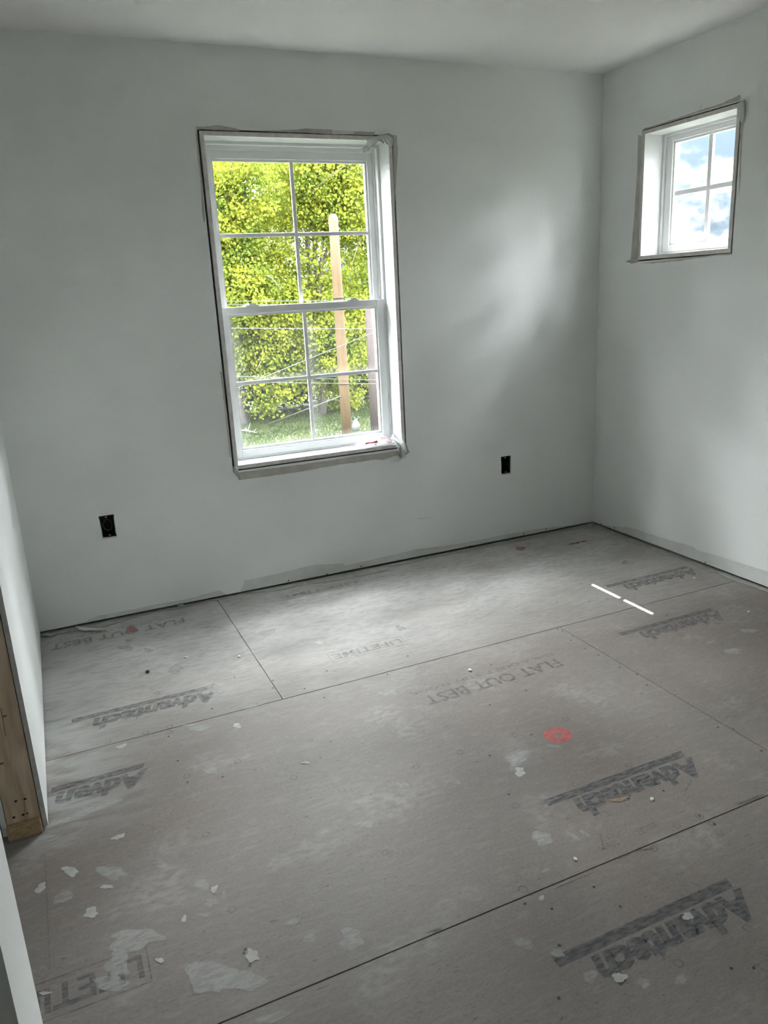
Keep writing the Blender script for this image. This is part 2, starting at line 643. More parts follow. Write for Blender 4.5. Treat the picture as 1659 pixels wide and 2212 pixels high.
def frame_boards(names, ax, d0, d1, u0, u1, v0, v1, tl, tr, tb, tt, mats, parent, edge=None, bevel=0.0):
    """four boards around an opening; names = (side, side, sill, head); board thickness left, right, bottom, top"""
    parts = [(names[0], u0, u0 + tl, v0 + tb, v1 - tt), (names[1], u1 - tr, u1, v0 + tb, v1 - tt),
             (names[2], u0, u1, v0, v0 + tb), (names[3], u0, u1, v1 - tt, v1)]
    outp = []
    for nm, a0, a1, b0, b1 in parts:
        A = (d0, a0, b0) if ax == 0 else (a0, d0, b0)
        B = (d1, a1, b1) if ax == 0 else (a1, d1, b1)
        o = box(nm, A, B, mats, parent, bevel)
        if edge:
            o.data.materials.append(edge)
            for p in o.data.polygons:
                if p.normal[ax] < -0.9:
                    p.material_index = 1
        outp.append(o)
    return outp


def clean(o):
    bm = bmesh.new()
    bm.from_mesh(o.data)
    bmesh.ops.recalc_face_normals(bm, faces=bm.faces)
    bm.to_mesh(o.data)
    bm.free()
    return o


def plate(name, pts, nrm, th, m, parent=None):
    """thin slab whose front outline is pts (world points on a plane), thickened by th along nrm"""
    nrm = Vector(nrm)
    pts = [Vector(p) for p in pts]
    k = len(pts)
    vv = pts + [p + nrm * th for p in pts]
    ff = [tuple(range(k)), tuple(range(k, 2 * k))[::-1]] + [(i, (i + 1) % k, k + (i + 1) % k, k + i) for i in range(k)]
    o = pyd(name, vv, ff, m, parent)
    bm = bmesh.new()
    bm.from_mesh(o.data)
    bmesh.ops.recalc_face_normals(bm, faces=bm.faces)
    bmesh.ops.triangulate(bm, faces=[f for f in bm.faces if len(f.verts) > 4])
    bm.to_mesh(o.data)
    bm.free()
    return o


def ragged(pts, amp, step):
    """subdivide a closed outline and shake it, for torn or brushed edges"""
    outp = []
    k = len(pts)
    for i in range(k):
        a, b = Vector(pts[i]), Vector(pts[(i + 1) % k])
        m_ = max(1, int((b - a).length / step))
        for j in range(m_):
            p = a.lerp(b, j / m_)
            outp.append((p.x + random.uniform(-amp, amp), p.y + random.uniform(-amp, amp)))
    return outp


# ------------------------------------------------------------------ the room
XL, HC = -3.113, 2.455
X_FAR, Y_NEAR = -4.35, -4.70
W1 = dict(x0=-2.147, x1=-1.240, z0=0.635, z1=2.122)        # jamb outer edges, window in the back wall
W2 = dict(y0=-0.908, y1=-0.310, z0=1.512, z1=2.125)        # jamb outer edges, window in the right wall
W3 = dict(y0=-2.899, y1=-2.301, z0=1.512, z1=2.125)        # unseen twin nearer the camera, added to brighten the left wall and stub
DW = 0.0127

# floor: dark deck with subfloor panels laid on it
floor = box('floor', (X_FAR - 0.1, Y_NEAR - 0.1, -0.06), (0.19, 0.19, -0.023), M['slab'])
tag(floor, 'grey dusty subfloor of printed wood panels across the room', 'floor', kind='structure')
SK = 0.00398


def seam_y(d, x):
    return -d + SK * x


D_A, D_B, D_C = 1.105, 2.3115, 3.518
G = 0.0018
rows = [(-0.19, D_A, [(-4.45, -2.304), (-2.304, 0.19)]),
        (D_A, D_B, [(-4.45, -3.505), (-3.505, -1.066), (-1.066, 0.19)]),
        (D_B, D_C, [(-4.45, -3.34), (-3.34, -0.90), (-0.90, 0.19)]),
        (D_C, 4.80, [(-4.45, -2.10), (-2.10, 0.19)])]
PANELS = {}
for ri, (da, db, spans) in enumerate(rows):
    for ci, (xa, xb) in enumerate(spans):
        g0 = 0 if xa < -4.4 else G * 0.7
        g1 = 0 if xb > 0.18 else G * 0.7
        top = 0.19 if ri == 0 else None
        ya = (lambda x: 0.19) if ri == 0 else (lambda x, d=da: seam_y(d, x) - G)
        yb = (lambda x: -4.80) if ri == 3 else (lambda x, d=db: seam_y(d, x) + G)
        xs = (xa + g0, xb - g1)
        if ri == 0 and ci == 1:
            # notch for the little infill strip in the far right corner
            pts = [(xs[0], ya(0)), (-0.36, ya(0)), (-0.36, -0.232), (xs[1], -0.292), (xs[1], yb(xs[1])), (xs[0], yb(xs[0]))]
            pts = [(xs[0], yb(xs[0])), (xs[1], yb(xs[1])), (xs[1], -0.292), (-0.36, -0.232), (-0.36, ya(0)), (xs[0], ya(0))]
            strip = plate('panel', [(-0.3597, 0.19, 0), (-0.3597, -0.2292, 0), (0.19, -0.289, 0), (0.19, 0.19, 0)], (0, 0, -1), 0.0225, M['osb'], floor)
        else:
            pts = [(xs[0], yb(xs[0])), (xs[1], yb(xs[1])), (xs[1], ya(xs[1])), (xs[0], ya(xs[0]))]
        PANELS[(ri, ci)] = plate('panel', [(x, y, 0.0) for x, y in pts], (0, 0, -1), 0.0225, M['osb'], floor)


def panel_at(x, y):
    ri = 0 if y > seam_y(D_A, x) else 1 if y > seam_y(D_B, x) else 2 if y > seam_y(D_C, x) else 3
    for ci, (xa, xb) in enumerate(rows[ri][2]):
        if xa <= x < xb:
            return PANELS[(ri, ci)]
    return PANELS[(ri, 0)]


# ceiling, drywall, outer shell
tag(box('ceiling', (X_FAR - 0.1, Y_NEAR - 0.1, HC), (0.19, 0.19, HC + 0.016), M['ceiling']),
    'smooth pale ceiling painted flat off-white', 'ceiling', kind='structure')
OUT = [(-2.788, -2.722, 0.397, 0.507), (-0.650, -0.585, 0.394, 0.501)]
wall_back = sheet('wall_back', 1, 0.0, DW, (X_FAR, DW), (0.013, HC),
                  [(W1['x0'] - 0.009, W1['x1'] + 0.009, W1['z0'] - 0.007, W1['z1'] + 0.007)] + OUT, [M['wall'], M['gypsum']])
tag(wall_back, 'pale grey painted drywall wall with the tall window', 'wall', kind='structure')
wall_right = sheet('wall_right', 0, 0.0, DW, (Y_NEAR, 0.0), (0.013, HC),
                   [(q['y0'] - 0.006, q['y1'] + 0.006, q['z0'] - 0.006, q['z1'] + 0.006) for q in (W2, W3)], [M['wall'], M['gypsum']])
tag(wall_right, 'pale grey painted drywall wall with the small high window', 'wall', kind='structure')
sh_b = sheet('exterior_sheathing', 1, 0.15, 0.19, (X_FAR - 0.1, 0.19), (-3.0, 2.60), [(W1['x0'], W1['x1'], W1['z0'], W1['z1'])], [M['dark_wood'], M['vinyl']], wall_back)
sh_r = sheet('exterior_sheathing', 0, 0.15, 0.19, (Y_NEAR - 0.1, 0.15), (-3.0, 2.60), [(q['y0'], q['y1'], q['z0'], q['z1']) for q in (W2, W3)], [M['dark_wood'], M['vinyl']], wall_right)

# left wall: drywall on studs, ends in a bare stud at the doorway
Y_END, Y_STUB0, Y_STUB1 = -1.480, -2.350, -2.572
wall_left = empty('wall_left', (XL, -0.74, 0))
tag(wall_left, 'white painted side wall ending in a bare wood stud', 'wall', kind='structure')
box('drywall', (XL - DW, Y_END, 0.006), (XL, 0.0, HC), [M['wall']], wall_left)
dwl = wall_left.children[0]
dwl.data.materials.append(M['gypsum'])
for p in dwl.data.polygons:
    if p.normal.y < -0.9:
        p.material_index = 1
box('drywall', (XL - 0.1165, Y_END + 0.002, 0.006), (XL - 0.1165 + DW, 0.0, HC), M['wall'], wall_left)
box('drywall', (XL - DW, Y_STUB0, 2.08), (XL, Y_END, HC), M['wall'], wall_left)
box('stud', (XL - 0.1025, Y_END + 0.004, 0.038), (XL - 0.0150, Y_END + 0.042, 2.04), M['pine'], wall_left, 0.002)
box('bottom_plate', (XL - 0.1035, Y_END - 0.020, 0.0), (XL - 0.0150, 0.0, 0.038), M['plate'], wall_left, 0.002)
box('header', (XL - 0.1025, Y_STUB0, 2.04), (XL - 0.0150, Y_END + 0.042, 2.08), M['pine'], wall_left)
for px in ((34, 1731), (54, 1726), (30, 1766), (50, 1760), (59, 1757)):
    c = onto(px, 1, Y_END + 0.0036)
    r = 0.0042 if px != (59, 1757) else 0.0030
    plate('nail_hole', [(c.x + r * math.cos(t), Y_END + 0.0036, c.z + r * 0.8 * math.sin(t)) for t in [k * PI / 4 for k in range(8)]], (0, 1, 0), 0.001, M['chip'], wall_left)
for px0, px1, wd in (((52, 1715), (55, 1783), 0.0012), ((2, 1530), (12, 1590), 0.0022)):
    a, b = onto(px0, 1, Y_END + 0.0036), onto(px1, 1, Y_END + 0.0036)
    plate('wood_crack', [(a.x - wd / 2, a.y, a.z), (a.x + wd / 2, a.y, a.z), (b.x + wd / 3, b.y, b.z), (b.x - wd / 3, b.y, b.z)], (0, 1, 0), 0.001, M['dark_wood'], wall_left)
for px, rx in (((10, 1547), 0.006), ((2, 1650), 0.008)):
    c = onto(px, 1, Y_END + 0.0036)
    plate('knot', [(c.x + rx * math.cos(t), c.y, c.z + rx * 0.45 * math.sin(t)) for t in [k * PI / 5 for k in range(10)]], (0, 1, 0), 0.001, M['dark_wood'], wall_left)

stub = box('wall_stub', (X_FAR, Y_STUB1, 0.0), (XL, Y_STUB0, HC), M['wall'])
tag(stub, 'white wall end close to the camera beside the doorway', 'wall', kind='structure')
for nm, a, b, lb in (('wall_closet', (X_FAR - 0.1, Y_NEAR, 0), (X_FAR, 0.15, HC), 'plain wall at the far side of the doorway'),
                     ('wall_near', (X_FAR, Y_NEAR - 0.1, 0), (0.15, Y_NEAR, HC), 'plain wall behind the camera')):
    tag(box(nm, a, b, M['wall']), lb, 'wall', kind='structure')

# roof with eaves (shades both windows, leaves a thin sun line on the floor)
EAVE_Z, EAVE_X, EAVE_Y = 2.50, 2.50 / 2.45 - 0.646, 0.50
roof = box('roof', (X_FAR - 0.4, Y_NEAR - 0.4, EAVE_Z), (EAVE_X, EAVE_Y, EAVE_Z + 0.2), M['roof'])
tag(roof, 'flat white eave of the house roof above the windows', 'roof', kind='structure')

# ------------------------------------------------------------------ window in the back wall: double hung, two over two panes each
V = M['vinyl']
win1 = empty('window_1', (-1.6935, 0.08, W1['z0']))
tag(win1, 'tall white double-hung window with eight panes in grey wall', 'window', kind='structure')
frame_boards(('jamb', 'jamb', 'sill_board', 'head_jamb'), 1, -0.003, 0.112, W1['x0'], W1['x1'], W1['z0'], W1['z1'],
             0.018, 0.018, 0.019, 0.018, [M['jamb']], win1, M['jamb_edge'])
fx0, fx1, fz0, fz1 = W1['x0'] + 0.018, W1['x1'] - 0.018, W1['z0'] + 0.019, W1['z1'] - 0.018
# vinyl frame in three stepped layers
frame_boards(('frame_stop',) * 4, 1, 0.1125, 0.140, fx0, fx1, fz0, fz1, 0.012, 0.012, 0.010, 0.012, [V], win1)
frame_boards(('frame_track',) * 4, 1, 0.140, 0.1475, fx0, fx1, fz0, fz1, 0.022, 0.022, 0.012, 0.030, [V], win1)
frame_boards(('frame_outer',) * 4, 1, 0.1475, 0.205, W1['x0'] + 0.001, W1['x1'] - 0.001, W1['z0'] + 0.001, W1['z1'] - 0.001, 0.044, 0.044, 0.034, 0.050, [V], win1)


def sash(parent, name, ax, d0, d1, u0, u1, v0, v1, stile, bottom, top, glass, dg, um, vm, gw=0.018, gd=0.005):
    """sash > stiles, rails, panes, muntins"""
    s = empty(name, ((u0 + u1) / 2, (d0 + d1) / 2, v0) if ax == 1 else ((d0 + d1) / 2, (u0 + u1) / 2, v0))
    s.parent = parent
    s.matrix_parent_inverse = Matrix.Translation(-parent.location)

    def put(nm, a0, a1, b0, b1, e0, e1, m, bv=0.0):
        A = (e0, a0, b0) if ax == 0 else (a0, e0, b0)
        B = (e1, a1, b1) if ax == 0 else (a1, e1, b1)
        o = box(nm, A, B, m, None, bv)
        o.parent = s
        o.matrix_parent_inverse = Matrix.Translation(-s.location)
        return o
    put('stile', u0, u0 + stile, v0, v1, d0, d1, V, 0.0025)
    put('stile', u1 - stile, u1, v0, v1, d0, d1, V, 0.0025)
    put('bottom_rail', u0 + stile, u1 - stile, v0, v0 + bottom, d0 + 0.0004, d1, V, 0.0025)
    put('top_rail', u0 + stile, u1 - stile, v1 - top, v1, d0 + 0.0004, d1, V, 0.0025)
    gu0, gu1, gv0, gv1 = u0 + stile, u1 - stile, v0 + bottom, v1 - top
    # glazing bead
    bw, e0, e1 = 0.010, d0 + 0.008, d1 - 0.002
    put('glazing_bead', gu0, gu0 + bw, gv0, gv1, e0, e1, V)
    put('glazing_bead', gu1 - bw, gu1, gv0, gv1, e0, e1, V)
    put('glazing_bead', gu0 + bw, gu1 - bw, gv0, gv0 + bw, e0, e1, V)
    put('glazing_bead', gu0 + bw, gu1 - bw, gv1 - bw, gv1, e0, e1, V)
    gu0, gu1, gv0, gv1 = gu0 + bw, gu1 - bw, gv0 + bw, gv1 - bw
    # muntins and panes
    put('muntin', um - gw / 2, um + gw / 2, gv0, gv1, dg - gd, dg + gd, V, 0.002)
    put('muntin', gu0, um - gw / 2, vm - gw / 2, vm + gw / 2, dg - gd + 0.0002, dg + gd - 0.0002, V, 0.002)
    put('muntin', um + gw / 2, gu1, vm - gw / 2, vm + gw / 2, dg - gd + 0.0002, dg + gd - 0.0002, V, 0.002)
    for a0, a1 in ((gu0, um - gw / 2), (um + gw / 2, gu1)):
        for b0, b1 in ((gv0, vm - gw / 2), (vm + gw / 2, gv1)):
            put('pane', a0, a1, b0, b1, dg - 0.0012, dg + 0.0012, glass)
    return s


UM = -1.6935
up = sash(win1, 'upper_sash', 1, 0.148, 0.178, fx0 + 0.022, fx1 - 0.022, 1.345, fz1 - 0.030, 0.030, 0.030, 0.036, M['glass'], 0.164, UM, 1.708)
lo = sash(win1, 'lower_sash', 1, 0.1135, 0.1465, fx0 + 0.0125, fx1 - 0.0125, fz0 + 0.0105, 1.386, 0.040, 0.036, 0.034, M['glass_dusty'], 0.130, UM - 0.002, 1.026)
for x in (-1.955, -1.435):
    v, f = box_vf((x - 0.032, 0.116, 1.386), (x + 0.032, 0.142, 1.392))
    box_vf((x - 0.014, 0.120, 1.392), (x + 0.020, 0.136, 1.399), v, f)
    o = pyd('sash_lock', v, f, V, None)
    o.parent = lo
    o.matrix_parent_inverse = Matrix.Translation(-lo.location)

# ------------------------------------------------------------------ small window in the right wall
def small_window(name, q, label):
    yc = (q['y0'] + q['y1']) / 2
    e_ = empty(name, (0.08, yc, q['z0']))
    tag(e_, label, 'window', kind='structure')
    frame_boards(('jamb', 'jamb', 'sill_board', 'head_jamb'), 0, -0.003, 0.112, q['y0'], q['y1'], q['z0'], q['z1'],
                 0.018, 0.018, 0.019, 0.018, [M['jamb']], e_, M['jamb_edge'])
    gy0, gy1, gz0, gz1 = q['y0'] + 0.018, q['y1'] - 0.018, q['z0'] + 0.019, q['z1'] - 0.018
    frame_boards(('frame_stop',) * 4, 0, 0.1125, 0.1235, gy0, gy1, gz0, gz1, 0.012, 0.012, 0.008, 0.012, [V], e_)
    frame_boards(('frame_outer',) * 4, 0, 0.1605, 0.205, q['y0'] + 0.001, q['y1'] - 0.001, q['z0'] + 0.001, q['z1'] - 0.001, 0.040, 0.040, 0.032, 0.036, [V], e_)
    frame_boards(('frame_track',) * 4, 0, 0.1235, 0.1605, q['y0'] + 0.001, q['y1'] - 0.001, q['z0'] + 0.001, q['z1'] - 0.001, 0.0345, 0.0345, 0.0295, 0.0335, [V], e_)
    sash(e_, 'fixed_sash', 0, 0.124, 0.160, gy0 + 0.0185, gy1 - 0.0185, gz0 + 0.0115, gz1 - 0.0165, 0.040, 0.034, 0.022, M['glass'], 0.150, yc - 0.004, 1.824, 0.023, 0.008)
    return e_


win2 = small_window('window_2', W2, 'small square white window with four panes high on right wall')
win3 = small_window('window_added', W3, 'small square white window added out of view on the right wall')

# ------------------------------------------------------------------ unpainted borders, screws and base of the walls
def wall_patch(parent, ax, px, m, name='bare_patch', off=0.0008, amp=0.0012, step=0.012):
    pts = [onto(p, ax, 0.0) for p in px]
    uv = [((p.y if ax == 0 else p.x), p.z) for p in pts]
    uv = ragged(uv, amp, step)
    P3 = [((-off, a, b) if ax == 0 else (a, -off, b)) for a, b in uv]
    nr = (1, 0, 0) if ax == 0 else (0, 1, 0)
    return plate(name, P3, nr, off * 0.9, m, parent)


def sc(origin, k, pts):
    return [(origin[0] + x / k, origin[1] + y / k) for x, y in pts]


B, BP = M['bare'], M['bare_pale']
wall_patch(wall_back, 1, [(422.6, 273), (439, 273.8), (469, 270), (499, 274.7), (520, 280.7), (514, 283.0), (430, 279.5), (426, 281)], B)
wall_patch(wall_back, 1, [(554, 283.0), (641, 280.2), (659, 277.2), (718, 280.2), (718, 290), (647, 286.5), (581, 285)], B)
wall_patch(wall_back, 1, [(718, 281), (761, 283), (764, 291), (718, 290.5)], BP)
wall_patch(wall_back, 1, [(762, 283.2), (811, 285.3), (805, 292.5), (766, 291.5)], B)
wall_patch(wall_back, 1, [(850, 291.0), (857, 293), (860, 331), (857, 361), (855, 398), (853.5, 434), (852, 434), (851, 398), (849.5, 340)], B)
wall_patch(wall_back, 1, [(421.8, 273.6), (426.7, 327.8), (431.7, 373), (437, 454), (440, 480), (443, 478), (442, 454), (436.5, 391), (430, 332), (424.5, 285)], B)
wall_patch(wall_back, 1, [(475.5, 802.4), (481.6, 851.8), (496.8, 987.6), (499.5, 989), (492, 930), (487.5, 871), (480, 803)], B)
wall_patch(wall_back, 1, [(513, 1021), (559, 1014.5), (640, 1005), (740, 990), (778, 984), (866, 973.5), (864.7, 990), (859, 983.5), (844, 987.9),
                          (829, 993), (810.5, 992), (776, 998), (740, 1002.5), (640, 1020), (572.6, 1030), (515, 1037)], B)
for p in ((761.5, 993.5), (830, 988), (532, 1023), (598, 1018), (690, 1008)):
    wall_patch(wall_back, 1, [(p[0] - 2.2, p[1]), (p[0], p[1] - 2), (p[0] + 2.2, p[1]), (p[0], p[1] + 2)], M['gypsum'], 'filled_screw', 0.0014, 0.0, 1)
wall_patch(wall_right, 0, [(1378.6, 292), (1386.5, 293), (1383.3, 370), (1379.5, 470), (1377.6, 562), (1362.7, 561.7), (1370.6, 457.6), (1376.6, 370)], B)
wall_patch(wall_right, 0, [(1565, 220), (1600.7, 203.8), (1600, 214), (1594, 218.5), (1564, 226.5)], B)
wall_patch(wall_right, 0, [(1391.5, 277.5), (1457, 257), (1508, 239), (1564, 222), (1563, 227.0), (1508, 243.5), (1457, 260.5), (1391, 281)], B)
wall_patch(wall_right, 0, [(1382, 569), (1470, 559), (1580, 546), (1582, 550), (1540, 553), (1470, 563), (1410, 569)], B)
wall_patch(wall_right, 0, [(1602, 268), (1607.5, 262), (1603, 300), (1600, 380), (1597, 420), (1597, 380), (1600, 300)], B)


def base_strip(parent, ax, px, z0=0.0135):
    pts = [onto(p, ax, 0.0) for p in px]
    uv = [((p.y if ax == 0 else p.x), p.z) for p in pts]
    uv = uv + [(uv[-1][0], z0), (uv[0][0], z0)]
    uv = ragged(uv, 0.0008, 0.02)
    plate('bare_strip', [((-0.0009, a, max(b, z0)) if ax == 0 else (a, -0.0009, max(b, z0))) for a, b in uv], (1, 0, 0) if ax == 0 else (0, 1, 0), 0.0008, BP, parent)


base_strip(wall_back, 1, [(190, 1338), (215, 1330), (345, 1304), (400, 1295), (475, 1275), (490, 1284)])
base_strip(wall_back, 1, [(519, 1280), (528, 1254), (600, 1239), (678, 1220), (742, 1217), (745, 1222), (898, 1187), (985, 1176), (1083, 1156), (1170, 1141), (1268, 1131)])
base_strip(wall_right, 0, [(1303, 1134), (1365, 1140), (1426, 1161), (1497, 1181), (1506, 1189), (1543, 1198), (1592, 1213.5), (1622, 1223), (1659, 1235), (1740, 1262)])


def disc(name, c, nrm, r, th, m, parent, k=10, sq=1.0):
    nrm = Vector(nrm)
    a = nrm.orthogonal().normalized()
    b = nrm.cross(a)
    return plate(name, [Vector(c) + a * r * math.cos(2 * PI * i / k) + b * r * sq * math.sin(2 * PI * i / k) for i in range(k)], nrm, th, m, parent)


for p in ((623, 1254), (706, 1240), (780, 1223), (1015, 1180), (1131, 1153), (1179, 1143), (163, 1352)):
    c = onto(p, 1, 0.0)
    disc('screw', (c.x, -0.0005, c.z), (0, -1, 0), 0.0042, 0.0012, M['screw'], wall_back)
for p in ((1299, 1132), (1318, 1141), (1327, 1140), (1351.6, 1153), (1524, 1215)):
    c = onto(p, 0, 0.0)
    disc('screw', (-0.0005, c.y, c.z), (-1, 0, 0), 0.0042, 0.0012, M['screw'], wall_right)
# scratches in the paint
for a, b in (((1512, 234), (1516, 226)), ((900, 1120), (930, 1118))):
    ax, par = (0, wall_right) if a[0] > 1400 else (1, wall_back)
    wall_patch(par, ax, [a, (a[0] + 1.0, a[1] + 1.2), (b[0] + 1, b[1] + 0.6), b], M['gypsum'], 'scratch', 0.0005, 0, 1)

# ------------------------------------------------------------------ paper and paint skin torn along the foot of the walls
def skin(name, px, ax, m, label, h=0.0035):
    """thin lifted strip from the wall foot out to a wavy torn line on the floor"""
    line = [onto(p, 2, 0.0) for p in px]
    fine = []
    for a, b in zip(line[:-1], line[1:]):
        k = max(2, int((b - a).length / 0.02))
        fine += [a.lerp(b, i / k) for i in range(k)]
    fine.append(line[-1])
    vv, ff = [], []
    for p in fine:
        j = random.uniform(-0.002, 0.002)
        q = Vector((p.x, min(-0.004, p.y + j), 0)) if ax == 1 else Vector((min(-0.004, p.x + j), p.y, 0))
        f0 = Vector((p.x, 0.006, 0)) if ax == 1 else Vector((0.006, p.y, 0))
        hh = h * random.uniform(0.3, 1.0)
        mid = f0.lerp(q, 0.5)
        vv += [f0 + Vector((0, 0, 0.001)), mid + Vector((0, 0, 0.0012 + 0.0006 * random.random())), q + Vector((0, 0, hh)), q + Vector((0, 0, hh - 0.0007)), f0 + Vector((0, 0, 0.0004))]
    for i in range(len(fine) - 1):
        k = i * 5
        for s in range(5):
            s2 = (s + 1) % 5
            ff.append((k + s, k + s2, k + 5 + s2, k + 5 + s))
    o = clean(pyd(name, vv, ff, m))
    tag(o, label, 'paper strip')
    return o


M['skin'] = mat('dusty_paper', (0.36, 0.355, 0.335), 0.9, 0.1, (30, 0.15, (1, 1, 1)))
skin('paper_strip', [(89, 1375), (132, 1369), (190, 1360), (230, 1353), (284, 1337), (335, 1322), (378, 1317), (422, 1306), (494, 1292), (530, 1282.5), (595, 1277), (660, 1263)], 1,
     M['skin'], 'torn grey paper strip along back wall foot, left of the tall window')
skin('paper_strip', [(664, 1263), (713, 1257), (788, 1243), (832, 1234), (840, 1225.5), (939, 1205), (1054, 1182), (1170, 1159), (1262, 1139)], 1,
     M['skin'], 'torn grey paper strip along back wall foot, running to the far corner')
skin('paper_strip', [(1296, 1144), (1340, 1163), (1389, 1180), (1426, 1196), (1457, 1203), (1515, 1226), (1583, 1254), (1659, 1280), (1740, 1310)], 0,
     M['skin'], 'torn grey paper strip along the foot of the right wall')


def flap(name, px, ax, val, amp, m, label, cat, cuts=2, group=None):
    """crumpled sheet with the given outline, standing on plane ax = val"""
    bm = bmesh.new()
    vs3 = [bm.verts.new(onto(p, ax, val)) for p in px]
    bm.faces.new(vs3)
    bmesh.ops.triangulate(bm, faces=bm.faces[:])
    bmesh.ops.subdivide_edges(bm, edges=bm.edges[:], cuts=cuts, use_grid_fill=True)
    for v in bm.verts:
        d = random.uniform(-amp, amp * 0.15) if ax != 2 else random.uniform(0, amp)
        v.co[ax] += d
    me = bpy.data.meshes.new(name)
    bm.to_mesh(me)
    bm.free()
    for p in me.polygons:
        p.use_smooth = True
    o = link(name, me, m)
    md = o.modifiers.new('thickness', 'SOLIDIFY')
    md.thickness = 0.0005
    tag(o, label, cat, group)
    return o


FILM = M['film']
flap('plastic_film', sc((740, 260), 10.37, [(440, 720), (490, 738), (560, 670), (640, 625), (700, 560), (790, 470), (900, 465), (960, 500), (1000, 545), (1050, 560), (1092, 645), (1150, 470), (1110, 380),
     (1060, 290), (990, 300), (860, 320), (700, 380), (540, 440), (500, 570), (445, 610)]), 1, -0.008, 0.016, FILM, 'clear plastic film scrap stuck over top right window corner', 'plastic film')
flap('plastic_film', sc((740, 900), 9.22, [(1000, 430), (1130, 430), (1200, 465), (1240, 520), (1290, 620), (1320, 715), (1250, 760), (1215, 830), (1180, 850), (1150, 780), (1130, 680), (1112, 600), (1150, 570), (1090, 510), (1030, 475)]),
     1, -0.009, 0.016, FILM, 'wrinkled clear plastic flap hanging off the sill beside the red package', 'plastic film')
flap('plastic_film', sc((480, 880), 10.37, [(250, 1320), (300, 1318), (335, 1345), (345, 1440), (400, 1490), (425, 1540), (430, 1610), (390, 1625), (340, 1570), (290, 1500), (240, 1440)]),
     1, -0.007, 0.010, FILM, 'small clear plastic scrap stuck at bottom left window corner', 'plastic film')
flap('paper_scrap', [(1596, 222), (1611, 214), (1610, 240), (1608, 259), (1603.6, 269), (1599, 255)], 0, -0.006, 0.008, M['bare_pale'], 'torn pale paper at top right corner of small window', 'paper scrap')
flap('paper_scrap', sc((1330, 180), 5.043, [(118, 1940), (160, 1925), (200, 1930), (240, 1945), (190, 1968)]), 0, -0.006, 0.008, M['gypsum'], 'torn white paper curl at bottom left corner of small window', 'paper scrap')
flap('paper_scrap', [(381, 1309), (387, 1302), (392, 1303), (399, 1307), (390, 1311)], 1, -0.003, 0.006, M['skin'], 'small torn paper flap at back wall foot below left outlet box', 'paper scrap')
flap('paper_scrap', [(162, 1355), (168, 1356), (232, 1361), (206, 1365), (172, 1364)], 2, 0.004, 0.010, M['bare_pale'], 'curled pale paper sliver near the left end of back wall', 'paper scrap')
flap('paper_scrap', [(88, 1376), (100, 1368), (108, 1371), (128, 1369), (110, 1376)], 2, 0.003, 0.010, M['skin'], 'crumpled grey paper bit in the left room corner', 'paper scrap')
flap('paper_scrap', [(1268, 1136), (1276, 1128), (1284, 1131), (1283, 1139), (1273, 1140)], 2, 0.003, 0.014, M['skin'], 'crumpled grey paper bit in the right room corner', 'paper scrap')

# ------------------------------------------------------------------ electrical boxes
def ebox(hx, label, coil):
    x0, x1, z0, z1 = hx
    cx, cz = (x0 + x1) / 2, (z0 + z1) / 2
    e_ = empty('electrical_box', (cx, 0.005, z0))
    tag(e_, label, 'outlet box', 'open black outlet boxes in the back wall')
    g = 0.005
    a0, a1, b0, b1, f, bk, th = x0 + g, x1 - g * 0.6, z0 + g * 1.6, z1 - g * 0.6, 0.003, 0.072, 0.0025
    v, fc = box_vf((a0, f, b0), (a0 + th, bk, b1))
    box_vf((a1 - th, f, b0), (a1, bk, b1), v, fc)
    box_vf((a0 + th, f, b0), (a1 - th, bk, b0 + th), v, fc)
    box_vf((a0 + th, f, b1 - th), (a1 - th, bk, b1), v, fc)
    box_vf((a0 + th, bk - th, b0 + th), (a1 - th, bk, b1 - th), v, fc)
    pyd('box_shell', v, fc, M['black'], e_)
    # chewed gypsum edge of the cut-out, widest at the bottom
    def rim(pts):
        plate('torn_edge', [(p[0], 0.0015, p[1]) for p in ragged(pts, 0.0007, 0.008)], (0, 1, 0), 0.004, M['gypsum_white'], wall_back)
    rim([(x0, z0), (x0 + 0.0045, z0 + 0.004), (x0 + 0.0035, z0 + 0.07), (x0 + 0.0015, z1 - 0.02), (x0, z1 - 0.015)])
    rim([(x0, z0), (x1, z0), (x1, z0 + 0.006), (x0 + 0.03, z0 + 0.0045), (x0 + 0.004, z0 + 0.007)])
    rim([(x1, z0), (x1, z1 - 0.01), (x1 - 0.002, z1 - 0.02), (x1 - 0.0035, z0 + 0.02)])
    for zz in (b0 + 0.006, b1 - 0.006):
        xx = cx + (0.006 if zz > cz else 0.010) - 0.008
        ring = [Vector((xx + 0.0035 * math.cos(t), 0.005, zz + 0.0035 * math.sin(t))) for t in [k * PI / 6 for k in range(12)]]
        tube('screw_boss', ring, 0.0013, M['steel'], e_, 6, closed=True)
    if coil:
        for r_, dy, dz in ((0.020, 0.024, 0.004), (0.0215, 0.032, 0.001)):
            ring = [Vector((cx + 0.001 + r_ * 0.98 * math.cos(t), dy + 0.004 * math.sin(2 * t), cz + dz + r_ * 1.25 * math.sin(t))) for t in [k * PI / 14 for k in range(28)]]
            tube('wire_coil', ring, 0.0022, M['wire_jacket'], e_, 6, closed=True)
    else:
        tube('wire', [(cx + 0.004, 0.066, b1 - 0.004), (cx + 0.006, 0.045, b1 - 0.02), (cx - 0.002, 0.035, cz), (cx - 0.006, 0.05, cz - 0.02)], 0.003, M['wire_jacket'], e_, 6)


ebox(OUT[0], 'open black outlet box with coiled wire, left of the tall window', True)
ebox(OUT[1], 'open black outlet box in back wall near right corner', False)

# ------------------------------------------------------------------ prints on the floor panels
zc = [0.0002]


def znext():
    zc[0] += 0.000006
    return zc[0]


